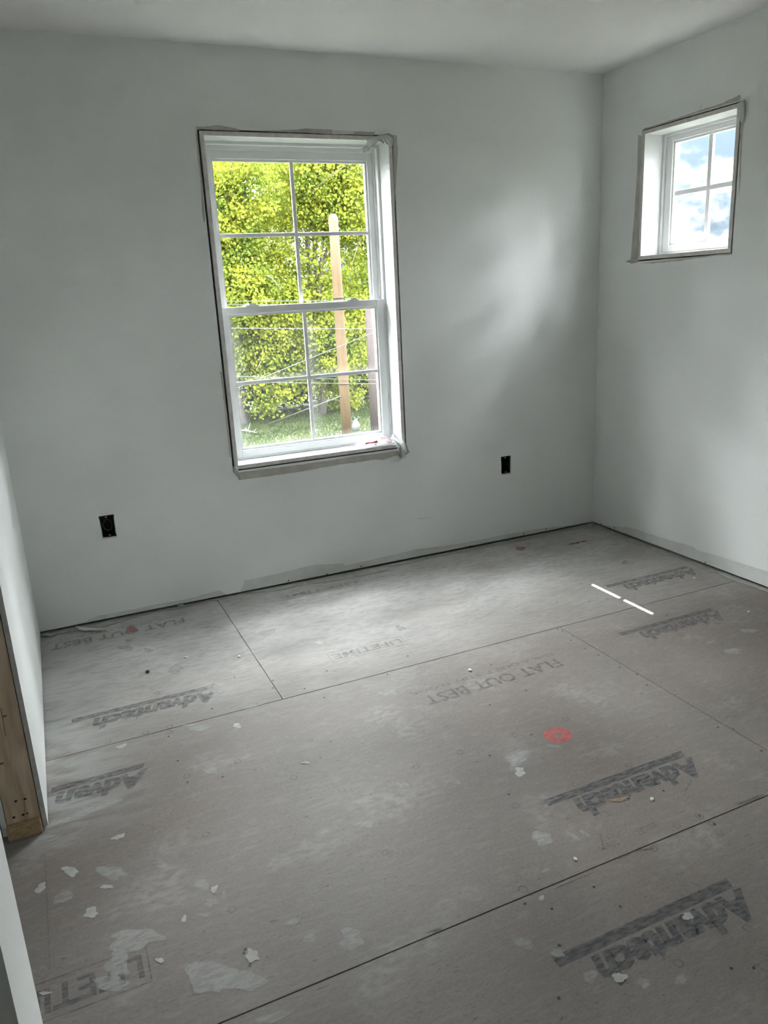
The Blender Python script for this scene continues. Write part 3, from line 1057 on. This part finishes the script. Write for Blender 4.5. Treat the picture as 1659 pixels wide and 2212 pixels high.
def text_mesh(txt, bold=0.0, shear=0.0):
    c = bpy.data.curves.new('t', 'FONT')
    c.body = txt
    c.size = 1.0
    c.offset = bold
    c.shear = shear
    c.resolution_u = 2
    c.fill_mode = 'FRONT'
    o = bpy.data.objects.new('t', c)
    C.objects.link(o)
    bpy.context.view_layer.update()
    me = bpy.data.meshes.new_from_object(o.evaluated_get(bpy.context.evaluated_depsgraph_get()))
    bpy.data.objects.remove(o)
    bpy.data.curves.remove(c)
    vs_ = [v.co.copy() for v in me.vertices]
    fs = [tuple(p.vertices) for p in me.polygons]
    bpy.data.meshes.remove(me)
    xs, ys = [v.x for v in vs_], [v.y for v in vs_]
    return vs_, fs, (min(xs), max(xs), min(ys), max(ys))


def stamp(name, txt, x0, x1, y_base, y_top, m, bold=0.012, shear=0.0, rot=0.0, clip=None):
    """lettering laid flat on the floor, running from world x0 to x1, feet at y_base and heads at y_top"""
    vs_, fs, (a, b, c, d) = text_mesh(txt, bold, shear)
    z = znext()
    P_ = []
    for v in vs_:
        u, t = (v.x - a) / (b - a), (v.y - c) / (d - c)
        x = x0 + (x1 - x0) * u
        P_.append((x, y_base + (y_top - y_base) * t + rot * (x - x0), z))
    if clip:
        fs = [f for f in fs if all(P_[i][0] > clip for i in f)]
    return pyd(name, P_, fs, m, panel_at((x0 + x1) / 2, (y_base + y_top) / 2))


def quad(name, pts, m, parent=None):
    z = znext()
    c = Vector((sum(p[0] for p in pts) / len(pts), sum(p[1] for p in pts) / len(pts)))
    return pyd(name, [(p[0], p[1], z) for p in pts], [tuple(range(len(pts)))], m, parent or panel_at(c.x, c.y))


def advantech(xr, yb, m, name='panel_print', rot=0.0, clip=None, wide=1.0):
    """stencilled logo upside-down to the viewer: starts at xr on the right, band on the far side"""
    x_end = xr - 0.455 * wide
    stamp(name, 'Advantech', xr, x_end, yb, yb - 0.088, m, 0.055, 0.28, rot, clip)
    L_ = -(0.522 * wide)
    bx0, bx1 = xr - 0.015, xr + L_
    if clip:
        bx1 = max(bx1, clip)
    # band with the knocked-out small line left open as two strips
    f = lambda x: rot * (x - xr)
    quad('print_band', [(bx0, yb + 0.006 + f(bx0)), (bx1, yb + 0.006 + f(bx1)), (bx1, yb + 0.0355 + f(bx1)), (bx0 + 0.010, yb + 0.0355 + f(bx0))], m)


advantech(-1.290, -2.075, M['ink_dark'])
advantech(-1.590, -2.530, M['ink_dark'])
advantech(-0.375, -1.315, M['ink_mid'])
advantech(-2.500, -0.908, M['ink_mid'])
advantech(-0.075, -0.868, M['ink_mid'])
advantech(-2.815, -1.320, M['ink_mid'], clip=-3.10)



stamp('panel_print', 'FLAT OUT BEST', -1.262, -1.852, -1.340, -1.405, M['ink_mid'], 0.020, 0, 0.02)
stamp('panel_print', 'FOR A QUIET, STIFF FLOOR', -1.240, -1.880, -1.285, -1.313, M['ink_faint'], 0.006, 0, 0.02)
stamp('panel_print', 'FLAT OUT BEST', -2.495, -3.075, -0.150, -0.212, M['ink_mid'], 0.020)
stamp('panel_print', 'FOR A QUIET, STIFF FLOOR', -2.480, -3.090, -0.100, -0.126, M['ink_faint'], 0.006)


def boxed(x0, x1, y0, y1, m, clip=None):
    t = 0.0035
    xr, xl = max(x0, x1), min(x0, x1)
    lim = clip if clip else xl
    quad('print_frame', [(lim, y0), (xr, y0), (xr, y0 + t), (lim, y0 + t)], m)
    quad('print_frame', [(lim, y1 - t), (xr, y1 - t), (xr, y1), (lim, y1)], m)
    quad('print_frame', [(xr - t, y0 + t), (xr, y0 + t), (xr, y1 - t), (xr - t, y1 - t)], m)
    if not clip:
        quad('print_frame', [(xl, y0 + t), (xl + t, y0 + t), (xl + t, y1 - t), (xl, y1 - t)], m)
    stamp('panel_print', 'LIFETIME', xr - 0.014, xl + 0.014, y1 - 0.022, y0 + 0.020, m, 0.025, 0, 0, clip)


boxed(-2.037, -1.700, -0.932, -0.842, M['ink_faint'])
boxed(-2.040, -1.600, -0.190, -0.112, M['ink_faint'])
boxed(-3.26, -2.917, -2.155, -2.045, M['ink_mid'], None)
# fine print along the seam
stamp('edge_print', 'NAIL        EDGE', -1.80, -1.60, -2.285, -2.262, M['ink_faint'], 0.006, 0, 0.035)
stamp('edge_print', 'ON', -1.515, -1.475, -2.385, -2.362, M['ink_faint'], 0.006)


def ring_mark(px, r, k, m, wd=0.0026, name='nail_mark', sq=1.0):
    c = onto(px, 2, 0.0)
    z = znext()
    r0 = random.uniform(0, 1)
    vv, ff = [], []
    for i in range(k):
        t = 2 * PI * i / k + (PI / 4 + 0.3 if k == 4 else r0)
        for q in (r - wd, r):
            vv.append((c.x + q * math.cos(t), c.y + q * sq * math.sin(t), z))
    for i in range(k):
        j = (i + 1) % k
        ff.append((2 * i, 2 * i + 1, 2 * j + 1, 2 * j))
    return pyd(name, vv, ff, m, panel_at(c.x, c.y))


M['ink_ring'] = ink('print_ring', (0.075, 0.07, 0.066), 0.6, 60)
for p in ((313, 1429), (340, 1498), (315, 1583), (367, 1570), (366, 1582), (404, 1677), (514, 1645), (635, 1680), (1114, 1470), (1222, 1553), (994, 1625), (899, 1656),
          (1114, 1741), (1358, 1653), (1511, 1763), (1538, 1779), (1466, 2081), (1130, 1921), (445, 1803)):
    ring_mark(p, 0.0115, 12, M['ink_ring'])
for p in ((203, 1454), (188, 1393), (219, 1528), (234, 1603), (1074, 1483), (1012, 1501), (814, 1559), (1112, 1588), (739, 1707), (669, 1599), (1241, 1695), (1462, 1784),
          (1614, 2005), (1413, 1833), (832, 1842), (1470, 1372), (1548, 1346), (502, 1965)):
    ring_mark(p, 0.0125, 4, M['ink_ring'])

# spray marks
ring_mark((1205, 1588), 0.047, 26, M['red'], 0.032, 'spray_ring', 0.92)


def blob(name, px, rx, ry, m, jag=0.25, k=16, th=0.0, rot=0.0):
    """irregular flat spot drawn around a photo pixel, laid on the floor"""
    z = znext()
    pts = []
    ph = [random.uniform(0, 2 * PI) for _ in range(3)]
    for i in range(k):
        t = 2 * PI * i / k
        s = 1 + jag * (0.5 * math.sin(2 * t + ph[0]) + 0.35 * math.sin(3 * t + ph[1]) + 0.4 * math.sin(5 * t + ph[2])) + random.uniform(-jag, jag) * 0.35
        dx, dy = rx * s * math.cos(t), ry * s * math.sin(t)
        q = onto((px[0] + dx * math.cos(rot) - dy * math.sin(rot), px[1] + dx * math.sin(rot) + dy * math.cos(rot)), 2, 0.0)
        pts.append((q.x, q.y, z + th))
    c = onto(px, 2, 0.0)
    if th:
        return plate(name, pts, (0, 0, -1), th, m, panel_at(c.x, c.y))
    return pyd(name, pts, [tuple(range(k))[::-1]], m, panel_at(c.x, c.y))


blob('spray_spot', (285, 1360), 11, 8, M['pink'])
blob('spray_spot', (1125, 1185), 12, 4, M['pink'])
blob('spray_spot', (1240, 1174), 12, 2.2, M['orange'], 0.3, 14, 0, -0.15)
blob('spray_spot', (1258, 1170), 12, 1.6, M['orange'], 0.3, 14, 0, -0.15)

T, TT = M['splat'], M['splat_thin']
for (x, y, rx, ry, m_, r_) in (
        (1118, 1634, 30, 13, TT, -0.1), (1112, 1650, 14, 14, TT, 0.6), (1123, 1668, 12, 9, T, 0), (1196, 1612, 16, 3, TT, 0.15), (1172, 1812, 24, 14, TT, 0), (1238, 1806, 18, 4, TT, 0.5),
        (1262, 1800, 12, 4, TT, 0.5), (1178, 1880, 9, 5, TT, -0.3), (1130, 2038, 20, 12, TT, 0.3), (1170, 1940, 5, 6, T, 0),
        (240, 1886, 30, 15, TT, 0), (152, 1882, 18, 10, T, 0), (88, 1918, 14, 8, T, -0.6), (138, 1938, 24, 12, TT, -0.2), (230, 1916, 13, 5, T, 0), (197, 1972, 15, 11, T, -0.2), (352, 1872, 13, 9, TT, 0.4),
        (435, 1910, 16, 11, TT, 0), (463, 1921, 9, 6, T, -0.5), (456, 1950, 15, 8, TT, 0), (398, 1985, 4, 10, T, 0.3), (440, 1977, 12, 5, TT, 0), (484, 1932, 5, 8, TT, 0), (256, 1808, 14, 5, T, -0.4),
        (290, 2030, 62, 22, TT, -0.1), (255, 2085, 26, 28, TT, 0.5), (240, 2125, 40, 14, TT, 0), (455, 2110, 45, 38, TT, 0), (520, 2120, 50, 22, TT, 0), (545, 2065, 16, 12, T, 0.3), (345, 2075, 10, 5, T, 0),
        (98, 2146, 12, 4, T, 0), (590, 2198, 36, 10, TT, -0.35), (632, 1992, 12, 6, TT, 0), (760, 2030, 28, 22, TT, 0.2), (670, 2028, 16, 8, TT, 0),
        (1275, 2110, 12, 16, TT, 0.5), (1338, 2112, 14, 12, T, 0.4), (1390, 2124, 14, 10, TT, 0), (1470, 2118, 14, 10, TT, 0), (1485, 1980, 11, 8, T, 0.4), (1205, 2060, 16, 8, TT, 0.5),
        (425, 1572, 28, 8, TT, 0), (540, 1526, 20, 6, TT, -0.2), (512, 1568, 9, 5, T, 0), (465, 1488, 16, 10, TT, 0), (262, 1612, 11, 4, T, -0.2), (575, 1367, 24, 5, TT, -0.2), (380, 1445, 14, 9, TT, 0),
        (272, 1400, 16, 6, TT, 0), (278, 1384, 8, 2.5, TT, 0), (320, 1405, 10, 5, TT, 0), (690, 1388, 8, 4, T, 0), (768, 1413, 10, 5, TT, -0.2), (865, 1357, 10, 6, TT, 0), (838, 1496, 18, 8, TT, 0),
        (870, 1697, 12, 7, TT, 0), (660, 1648, 8, 3, T, 0), (990, 1690, 6, 5, TT, 0), (790, 1780, 22, 8, TT, -0.2), (700, 1800, 14, 9, TT, 0), (455, 1665, 18, 6, TT, 0),
        (1535, 1388, 10, 4, TT, 0), (1583, 1407, 20, 5, TT, 0), (1620, 1363, 18, 5, TT, 0), (1350, 1215, 8, 4, TT, 0), (215, 1742, 40, 9, TT, -0.3), (150, 1770, 36, 8, TT, -0.3), (95, 1815, 30, 8, TT, -0.3)):
    blob('compound_smear', (x, y), rx, ry, m_, 0.34, 22, 0.0, r_)

# nails and screw heads sunk in the panels
for p in ((458, 1531), (507, 1463), (590, 1470), (590, 1486), (384, 1643), (364, 1591), (481, 1678), (405, 1690), (1058, 1632), (693, 1636), (801, 1716), (1099, 1716), (714, 1602), (1058, 1523),
          (1061, 1436), (1137, 1492), (1293, 1415), (1339, 1441), (1376, 1457), (1398, 1480), (1237, 1374), (1233, 1383), (1264, 1401), (1205, 1359), (1215, 1363), (1511, 1762), (1543, 1780),
          (1551, 1571), (1584, 1575), (1645, 1622), (1433, 1708), (1283, 1916), (1340, 1958), (1208, 2042), (1148, 1587), (837, 1457), (881, 1417), (706, 1449), (658, 1488), (700, 1507), (1134, 1952), (1192, 1963),
          (1580, 2092), (1207, 2156), (1628, 2091), (530, 2050), (527, 2058), (540, 2085), (1256, 1261), (1203, 1301), (1273, 1299), (1312, 1294), (1440, 1330)):
    c = onto(p, 2, 0.0)
    disc('nail_head', (c.x, c.y, 0.0001), (0, 0, 1), 0.0036, 0.0007, M['screw'], panel_at(c.x, c.y), 8)

M['splinter'] = mat('split_wood', (0.25, 0.195, 0.145), 0.85, 0.15, (90, 0.35, (0.5, 3, 1)))
# gouges along the seam and a splintered spot
for p, rx, ry, r_ in (((1350, 1848), 30, 2.2, -0.4), ((1620, 1728), 30, 3, -0.32), ((940, 2010), 16, 3, -0.35), ((1235, 1905), 40, 1.6, -0.4), ((1338, 1727), 24, 4, -0.25), ((590, 1990), 10, 1.6, -0.2), ((1395, 1835), 18, 3, -0.2)):
    blob('gouge', p, rx, ry, M['ink_ring'] if p != (1338, 1727) else M['splinter'], 0.5, 18, 0.0, r_)
# pencil line continuing the left wall across the doorway
a, b = onto((97, 1845), 2, 0), onto((108, 2095), 2, 0)
quad('chalk_line', [(a.x - 0.001, a.y), (b.x - 0.001, b.y), (b.x + 0.001, b.y), (a.x + 0.001, a.y)], M['ink_faint'])
for p0, p1 in (((1306, 1752), (1321, 1764)), ((1297, 1802), (1304, 1838)), ((1170, 1636), (1183, 1650)), ((1490, 1905), (1508, 1914)), ((1480, 1710), (1496, 1682))):
    a, b = onto(p0, 2, 0), onto(p1, 2, 0)
    d = (b - a).normalized() * 0.0018
    quad('scratch', [(a.x - d.y, a.y + d.x), (b.x - d.y, b.y + d.x), (b.x + d.y, b.y - d.x), (a.x + d.y, a.y - d.x)], M['ink_faint'])

# loose crumbs
def crumb(px, r, m, name, label, cat):
    c = onto(px, 2, 0.0)
    bm = bmesh.new()
    bmesh.ops.create_icosphere(bm, subdivisions=1, radius=r)
    for v in bm.verts:
        v.co.x *= random.uniform(0.8, 1.5)
        v.co.y *= random.uniform(0.6, 1.0)
        v.co.z = max(-r * 0.3, v.co.z * 0.45)
    zmin = min(v.co.z for v in bm.verts)
    me = bpy.data.meshes.new(name)
    bm.to_mesh(me)
    bm.free()
    o = link(name, me, m)
    o.location = (c.x, c.y, -zmin + 0.0002)
    o.rotation_euler.z = random.uniform(0, PI)
    tag(o, label, cat, None)
    return o


crumb((319, 1452), 0.011, M['chip'], 'wood_chip', 'dark brown chip on the floor near the left outlet wall', 'chip')
crumb((402, 1421), 0.009, M['crumb'], 'drywall_crumb', 'white drywall crumb above the left faded floor logo', 'crumb')
crumb((517, 1419), 0.009, M['crumb'], 'drywall_crumb', 'white drywall crumb just left of the short panel seam', 'crumb')
crumb((1015, 1448), 0.009, M['crumb'], 'drywall_crumb', 'white curled drywall crumb above the FLAT OUT BEST print', 'crumb')
crumb((1243, 1857), 0.006, M['crumb'], 'drywall_crumb', 'white drywall crumb beside the lower floor seam', 'crumb')
crumb((1408, 1727), 0.007, M['crumb'], 'drywall_crumb', 'white drywall crumb just below the dark middle floor logo', 'crumb')
crumb((968, 1226), 0.008, M['crumb'], 'drywall_crumb', 'white drywall crumb on floor below the right outlet box', 'crumb')
crumb((1500, 1249), 0.007, M['crumb'], 'drywall_crumb', 'white drywall crumb near the right wall foot', 'crumb')
crumb((1617, 1322), 0.007, M['crumb'], 'drywall_crumb', 'white drywall crumb right of the upper right floor logo', 'crumb')

# ------------------------------------------------------------------ plastic package on the sill
pk = empty('plastic_package', (-1.382, 0.046, fz0 - 0.0))
tag(pk, 'white plastic package with red print lying on the window sill', 'package')
PX0, PX1, PYC, PD, PH = -1.500, -1.268, 0.046, 0.040, 0.040
SZ = W1['z0'] + 0.0195


def pillow(u, v):
    """u 0..1 along the bag, v angle around it"""
    e0 = (1 - abs(2 * u - 1) ** 2.6)
    d = PD * (0.35 + 0.65 * e0) * (1 + 0.10 * math.sin(17 * u))
    h = PH * max(0.05, e0) ** 0.8 * (1 + 0.12 * math.sin(11 * u + 1) + 0.07 * math.sin(29 * u))
    c, s = math.cos(v), math.sin(v)
    y = PYC + d * math.copysign(abs(c) ** 0.8, c)
    z = SZ + 0.001 + (h * (0.5 + 0.5 * s) if s > -0.2 else h * 0.4 * 0 + h * max(0, 0.5 + 0.5 * s))
    x = PX0 + (PX1 - PX0) * u + 0.004 * math.sin(3 * v + 9 * u)
    return Vector((x, y, z + 0.0015 * math.sin(23 * u + 4 * v)))


NU, NV = 44, 28
vv, ff, ii = [], [], []
for i in range(NU + 1):
    for j in range(NV):
        vv.append(pillow(i / NU, 2 * PI * j / NV))
for i in range(NU):
    for j in range(NV):
        j2 = (j + 1) % NV
        ff.append((i * NV + j, (i + 1) * NV + j, (i + 1) * NV + j2, i * NV + j2))
        u, a = (i + 0.5) / NU, (j + 0.5) / NV * 360
        k = 0
        if 0.20 < u < 0.46 and 148 < a < 176:
            k = 1
        if (0.38 < u < 0.44 or 0.48 < u < 0.50) and 195 < a < 222:
            k = 2
        if 0.76 < u < 0.83 and 188 < a < 215:
            k = 2 if i % 2 else 1
        ii.append(k)
ff.append(tuple(range(NV))[::-1])
ff.append(tuple(range(NU * NV, (NU + 1) * NV)))
ii += [0, 0]
pyd('bag', vv, ff, [M['bag_white'], M['bag_red'], M['bag_black']], pk, ii, True)
tv, tf, (a, b, c, d) = text_mesh('TRAD', 0.02)
P_ = []
for v in tv:
    u = 0.56 + 0.28 * (v.x - a) / (b - a)
    ang = math.radians(160 - 38 * (v.y - c) / (d - c))
    p = pillow(u, ang)
    P_.append(p + Vector((0, -0.0012, 0.0012)))
pyd('lettering', P_, tf, M['bag_red'], pk)
# crimped corner standing up at the right end
vv = [Vector(p) for p in ((-1.300, 0.050, SZ + 0.016), (-1.285, 0.040, SZ + 0.050), (-1.268, 0.038, SZ + 0.040), (-1.262, 0.020, SZ + 0.016), (-1.282, 0.020, SZ + 0.014))]
o = pyd('crimped_end', vv, [(0, 1, 4), (1, 2, 4), (2, 3, 4)], M['bag_white'], pk)
md = o.modifiers.new('thickness', 'SOLIDIFY')
md.thickness = 0.0008

# ------------------------------------------------------------------ outdoors
GZ = -3.2
lawn = box('lawn', (-60, 0.5, GZ - 0.3), (80, 90, GZ), M['lawn'])
tag(lawn, 'green grass lawn below the tall window', 'lawn', kind='structure')
tag(box('yard', (0.6, -60, GZ - 0.3), (80, 0.499, GZ - 0.001), M['lawn']), 'green grass yard beside the house', 'lawn', kind='structure')


def np_mesh(name, V_, F_, m, parent, kind=None):
    me = bpy.data.meshes.new(name)
    nv, nf, k = len(V_), len(F_), F_.shape[1]
    me.vertices.add(nv)
    me.vertices.foreach_set('co', V_.astype(np.float32).ravel())
    me.loops.add(nf * k)
    me.loops.foreach_set('vertex_index', F_.astype(np.int32).ravel())
    me.polygons.add(nf)
    me.polygons.foreach_set('loop_start', np.arange(nf, dtype=np.int32) * k)
    me.update(calc_edges=True)
    me.validate()
    o = link(name, me, m, parent)
    if kind:
        o['kind'] = kind
    return o


def leaves(centres, per, spread, size):
    n_ = len(centres) * per
    c = np.repeat(centres, per, axis=0) + rng.normal(0, spread, (n_, 3)) * np.array([1, 1, 0.75])
    L_ = rng.uniform(size[0], size[1], n_)[:, None]
    t = rng.normal(0, 1, (n_, 3)) + np.array([0, -0.35, -0.45])
    t /= np.linalg.norm(t, axis=1)[:, None]
    r = rng.normal(0, 1, (n_, 3))
    s = np.cross(t, r)
    s /= np.linalg.norm(s, axis=1)[:, None]
    nn = np.cross(s, t)
    p0 = c
    p1 = c + t * L_ * 0.55 + s * L_ * 0.42 + nn * L_ * 0.10
    p2 = c + t * L_
    p3 = c + t * L_ * 0.55 - s * L_ * 0.42 + nn * L_ * 0.10
    V_ = np.stack([p0, p1, p2, p3], axis=1).reshape(-1, 3)
    F_ = np.arange(n_ * 4).reshape(-1, 4)
    return V_, F_


def tree(name, label, x, y, h, blobs, nclus, m, size=(0.09, 0.16), per=26, trunk_r=0.16, fork=None, group=None, spread=0.20):
    e_ = empty(name, (x, y, GZ))
    tag(e_, label, 'tree' if 'tree' in name else 'shrub', group)
    vol = np.array([b[3] * b[4] * b[5] for b in blobs]) ** 0.75
    vol /= vol.sum()
    cs = []
    for b, f in zip(blobs, vol):
        k = int(nclus * f)
        d = rng.normal(0, 1, (k, 3))
        d /= np.linalg.norm(d, axis=1)[:, None]
        rr = rng.uniform(0.05, 1.0, (k, 1)) ** 0.45
        cs.append(np.array(b[:3]) + d * rr * np.array(b[3:6]))
    cs = np.concatenate(cs)
    cs[:, 2] = np.maximum(cs[:, 2], GZ + 0.25)
    V_, F_ = leaves(cs, per, spread, size)
    V_[:, 2] = np.maximum(V_[:, 2], GZ + 0.02)
    np_mesh('foliage', V_, F_, m, e_, 'stuff')
    top = Vector((x, y, GZ + h))
    base = Vector((x, y, GZ - 0.05))
    pts = [base.lerp(top, t) + Vector((0.15 * math.sin(5 * t + x), 0.1 * math.sin(4 * t), 0)) * (t > 0) for t in (0, 0.15, 0.35, 0.55, 0.75, 1)]
    tube('trunk', pts, 0, M['bark'], e_, 9, [trunk_r * (1 - 0.75 * t) for t in (0, 0.15, 0.35, 0.55, 0.75, 1)])
    for b in blobs:
        t = random.uniform(0.25, 0.6)
        a = base.lerp(top, t)
        c = Vector(b[:3])
        mid = a.lerp(c, 0.55) + Vector((random.uniform(-.3, .3), random.uniform(-.3, .3), 0.3))
        tube('branch', [a, a.lerp(mid, 0.5), mid, c], 0, M['bark'], e_, 6, [trunk_r * 0.45, trunk_r * 0.35, trunk_r * 0.25, 0.012])
    # thin bare twigs that show between the leaves
    tv_, tf_ = [], []
    for k in range(26):
        c = Vector(cs[rng.integers(len(cs))])
        d = Vector(rng.normal(0, 1, 3)) * 0.5
        d.y -= 0.3
        q, f = tube(None, [c, c + d * 0.6 + Vector((0, 0, 0.1)), c + d * 1.5], 0, None, seg=4, radii=[0.022, 0.016, 0.006])
        o_ = len(tv_)
        tv_ += q
        tf_ += [tuple(i + o_ for i in fa) for fa in f]
    pyd('twigs', tv_, tf_, M['bark'], e_)['kind'] = 'stuff'
    return e_


def crown(x, y, z, r, n_, zr):
    bl = [(x, y, z, r * 1.05, 1.0, zr * 0.95)]
    for _ in range(n_):
        bl.append((x + random.uniform(-r, r) * 0.75, y + random.uniform(-0.8, 0.8), z + random.uniform(-zr, zr), random.uniform(0.8, 1.4) * r * 0.5, random.uniform(0.7, 1.1), random.uniform(0.6, 1.0) * zr * 0.5))
    return bl


G_T = 'leafy trees behind the lawn'
tree('maple_tree', 'yellow-green tree with a pale forked trunk at left of the window view', 3.9, 25.5, 9.0, crown(3.9, 25.0, 2.6, 2.4, 12, 4.4), 1500, M['leaf'], trunk_r=0.24, group=G_T)
tree('maple_tree', 'bright yellow-green tree behind the new wooden pole', 7.3, 25.8, 9.0, crown(7.1, 25.4, 2.2, 2.6, 13, 4.6), 1600, M['leaf'], group=G_T)
tree('maple_tree', 'leafy green tree right of the old brown pole', 11.2, 26.0, 9.5, crown(11.0, 25.6, 2.2, 2.4, 8, 4.0), 700, M['leaf'], group=G_T)
tree('maple_tree', 'leafy green tree beyond the left edge of the tall window', -0.2, 26.0, 9.0, crown(0.0, 25.6, 2.2, 2.8, 12, 4.4), 1300, M['leaf'], group=G_T)
tree('maple_tree', 'tall tree standing farther back between the two yellow-green trees', 5.9, 29.5, 10.0, crown(5.8, 29.0, 3.2, 3.4, 14, 4.8), 1400, M['leaf'], group=G_T)
tree('maple_tree', 'tall tree standing farther back to the right of the poles', 12.5, 30.5, 10.0, crown(12.0, 30.0, 2.6, 3.0, 8, 4.2), 400, M['leaf'], group=G_T)
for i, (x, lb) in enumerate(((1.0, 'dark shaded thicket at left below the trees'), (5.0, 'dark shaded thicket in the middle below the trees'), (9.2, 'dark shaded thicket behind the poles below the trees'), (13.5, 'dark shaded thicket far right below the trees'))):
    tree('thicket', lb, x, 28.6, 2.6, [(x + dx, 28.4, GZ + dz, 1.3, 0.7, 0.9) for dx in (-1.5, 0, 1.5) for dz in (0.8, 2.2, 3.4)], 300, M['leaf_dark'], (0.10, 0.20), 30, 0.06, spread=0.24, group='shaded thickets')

# grass
ng = 26000
gx, gy = rng.uniform(-1.5, 13, ng), rng.uniform(17, 27.5, ng)
gh = rng.uniform(0.05, 0.17, ng)
an = rng.uniform(0, 2 * PI, ng)
ln = rng.normal(0, 0.05, (ng, 2))
b0 = np.stack([gx, gy, np.full(ng, GZ - 0.01)], 1)
dv = np.stack([np.cos(an), np.sin(an), np.zeros(ng)], 1) * 0.022
tp = b0 + np.stack([ln[:, 0], ln[:, 1], gh], 1)
V_ = np.stack([b0 - dv, b0 + dv, tp], 1).reshape(-1, 3)
gr = np_mesh('grass', V_, np.arange(ng * 3).reshape(-1, 3), M['grass'], None)
tag(gr, 'short green grass in front of the trees', 'grass', kind='stuff')


# poles
def pole(label, x, y, r0, r1, ztop, m, bands):
    e_ = empty('utility_pole', (x, y, GZ))
    tag(e_, label, 'pole', 'utility poles')
    zs = [GZ - 0.1, GZ + 2, ztop - 2, ztop - 0.1, ztop]
    rs = [r0, r0 * 0.9 + r1 * 0.1, r1 * 1.05, r1, r1 * 0.45]
    tube('shaft', [(x, y, z) for z in zs], 0, m, e_, 14, rs)
    for zb in bands:
        rr = r0 + (r1 - r0) * (zb - GZ) / (ztop - GZ) + 0.012
        tube('band', [(x, y, zb - 0.03), (x, y, zb + 0.03)], rr, M['chip'], e_, 14)
    return e_


pz = onto((741, 643), 1, 20.0).z
pole('new light wooden utility pole cut off below the tree tops', 6.075, 20.0, 0.172, 0.150, 3.78, M['pole_new'], [pz, onto((745, 828), 1, 20.0).z])
pole('old dark brown utility pole at right edge of window view', 7.23, 20.3, 0.155, 0.13, onto((800, 652), 1, 20.3).z, M['pole_old'], [onto((807, 800), 1, 20.3).z])


def cable(p0, p1, yv, r, m, label, ext0=0.0, ext1=0.0, sag=0.0, group='cables strung past the trees'):
    a, b = onto(p0, 1, yv), onto(p1, 1, yv)
    d = b - a
    a, b = a - d * ext0, b + d * ext1
    r *= 0.8
    pts = [a.lerp(b, i / 12) - Vector((0, 0, sag * math.sin(PI * i / 12))) for i in range(13)]
    tag(tube('overhead_cable', pts, r, m, None, 6), label, 'cable', group)


cable((480, 651), (800, 650), 19.75, 0.014, M['cable_teal'], 'teal cable just above the middle window rail, uppermost of two', 1.5, 1.5)
cable((480, 659), (800, 657), 19.75, 0.012, M['cable_teal'], 'teal cable just above the middle window rail, lower of two', 1.5, 1.5)
cable((487, 709), (812, 711), 19.72, 0.012, M['cable'], 'pale level cable crossing upper panes of the lower sash', 1.5, 1.5)
cable((500, 813), (809, 821), 19.72, 0.011, M['cable_teal'], 'teal level cable just above the lowest muntin', 1.5, 1.5)
cable((505, 826), (809, 829), 19.72, 0.011, M['cable'], 'pale level cable just below the lowest muntin', 1.5, 1.5)
cable((548, 824), (798, 722), 19.70, 0.014, M['cable'], 'pale slanted guy cable crossing behind the middle panes', 0.2, 0.6)
a, b = onto((556, 925), 2, GZ), Vector((6.075 - 0.16, 19.9, onto((735, 856), 1, 19.9).z))
tag(tube('guy_wire', [a, a.lerp(b, 0.5), b], 0.015, M['cable'], None, 6), 'pale guy wire slanting from grass up to the new pole', 'cable', 'cables strung past the trees')

# white bag by the pole and a bleached branch in the grass
c = onto((768, 931), 2, GZ)
bg_ = empty('white_bag', (c.x, c.y, GZ))
tag(bg_, 'white tied plastic bag standing in the grass beside the pole', 'bag')
prof = [(0.0, 0.0), (0.10, 0.0), (0.135, 0.08), (0.14, 0.18), (0.115, 0.28), (0.06, 0.37), (0.025, 0.42), (0.0, 0.43)]
vv, ff = [], []
K = 14
for r, z in prof:
    for k in range(K):
        t = 2 * PI * k / K
        q = 1 + 0.08 * math.sin(3 * t + z * 9)
        vv.append((c.x + r * q * math.cos(t) + 0.06 * z, c.y + r * q * math.sin(t), GZ + z))
for i in range(len(prof) - 1):
    for k in range(K):
        k2 = (k + 1) % K
        ff.append((i * K + k, i * K + k2, (i + 1) * K + k2, (i + 1) * K + k))
pyd('sack', vv, ff, M['sack'], bg_, smooth=True)
tube('tie_ear', [(c.x + 0.022, c.y, GZ + 0.40), (c.x + 0.0, c.y, GZ + 0.45), (c.x - 0.03, c.y - 0.02, GZ + 0.49)], 0, M['sack'], bg_, 7, [0.020, 0.026, 0.008])
tube('tie_ear', [(c.x + 0.03, c.y, GZ + 0.39), (c.x + 0.11, c.y, GZ + 0.42), (c.x + 0.15, c.y, GZ + 0.47), (c.x + 0.12, c.y - 0.02, GZ + 0.50)], 0, M['sack'], bg_, 7, [0.014, 0.022, 0.026, 0.010])
M['bleached'] = mat('bleached_wood', (0.13, 0.12, 0.105), 0.8, 0.2)
br = empty('dead_branch', tuple(onto((530, 932), 2, GZ)))
tag(br, 'bleached bare branch lying in the grass by the trees', 'branch')
a, b = onto((511, 931), 2, GZ + 0.08), onto((556, 935), 2, GZ + 0.05)
tube('stem', [a, a.lerp(b, 0.3) + Vector((0, 0, 0.05)), a.lerp(b, 0.7) + Vector((0, 0, 0.02)), b], 0, M['bleached'], br, 6, [0.02, 0.028, 0.03, 0.018])
for t, dx, dz in ((0.15, -0.12, 0.22), (0.35, 0.1, 0.12), (0.55, 0.12, 0.30), (0.6, -0.1, 0.14), (0.8, 0.14, 0.12)):
    p = a.lerp(b, t)
    tube('twig', [p, p + Vector((dx * 0.5, 0, dz * 0.6)), p + Vector((dx, 0.03, dz))], 0, M['bleached'], br, 5, [0.016, 0.013, 0.006])
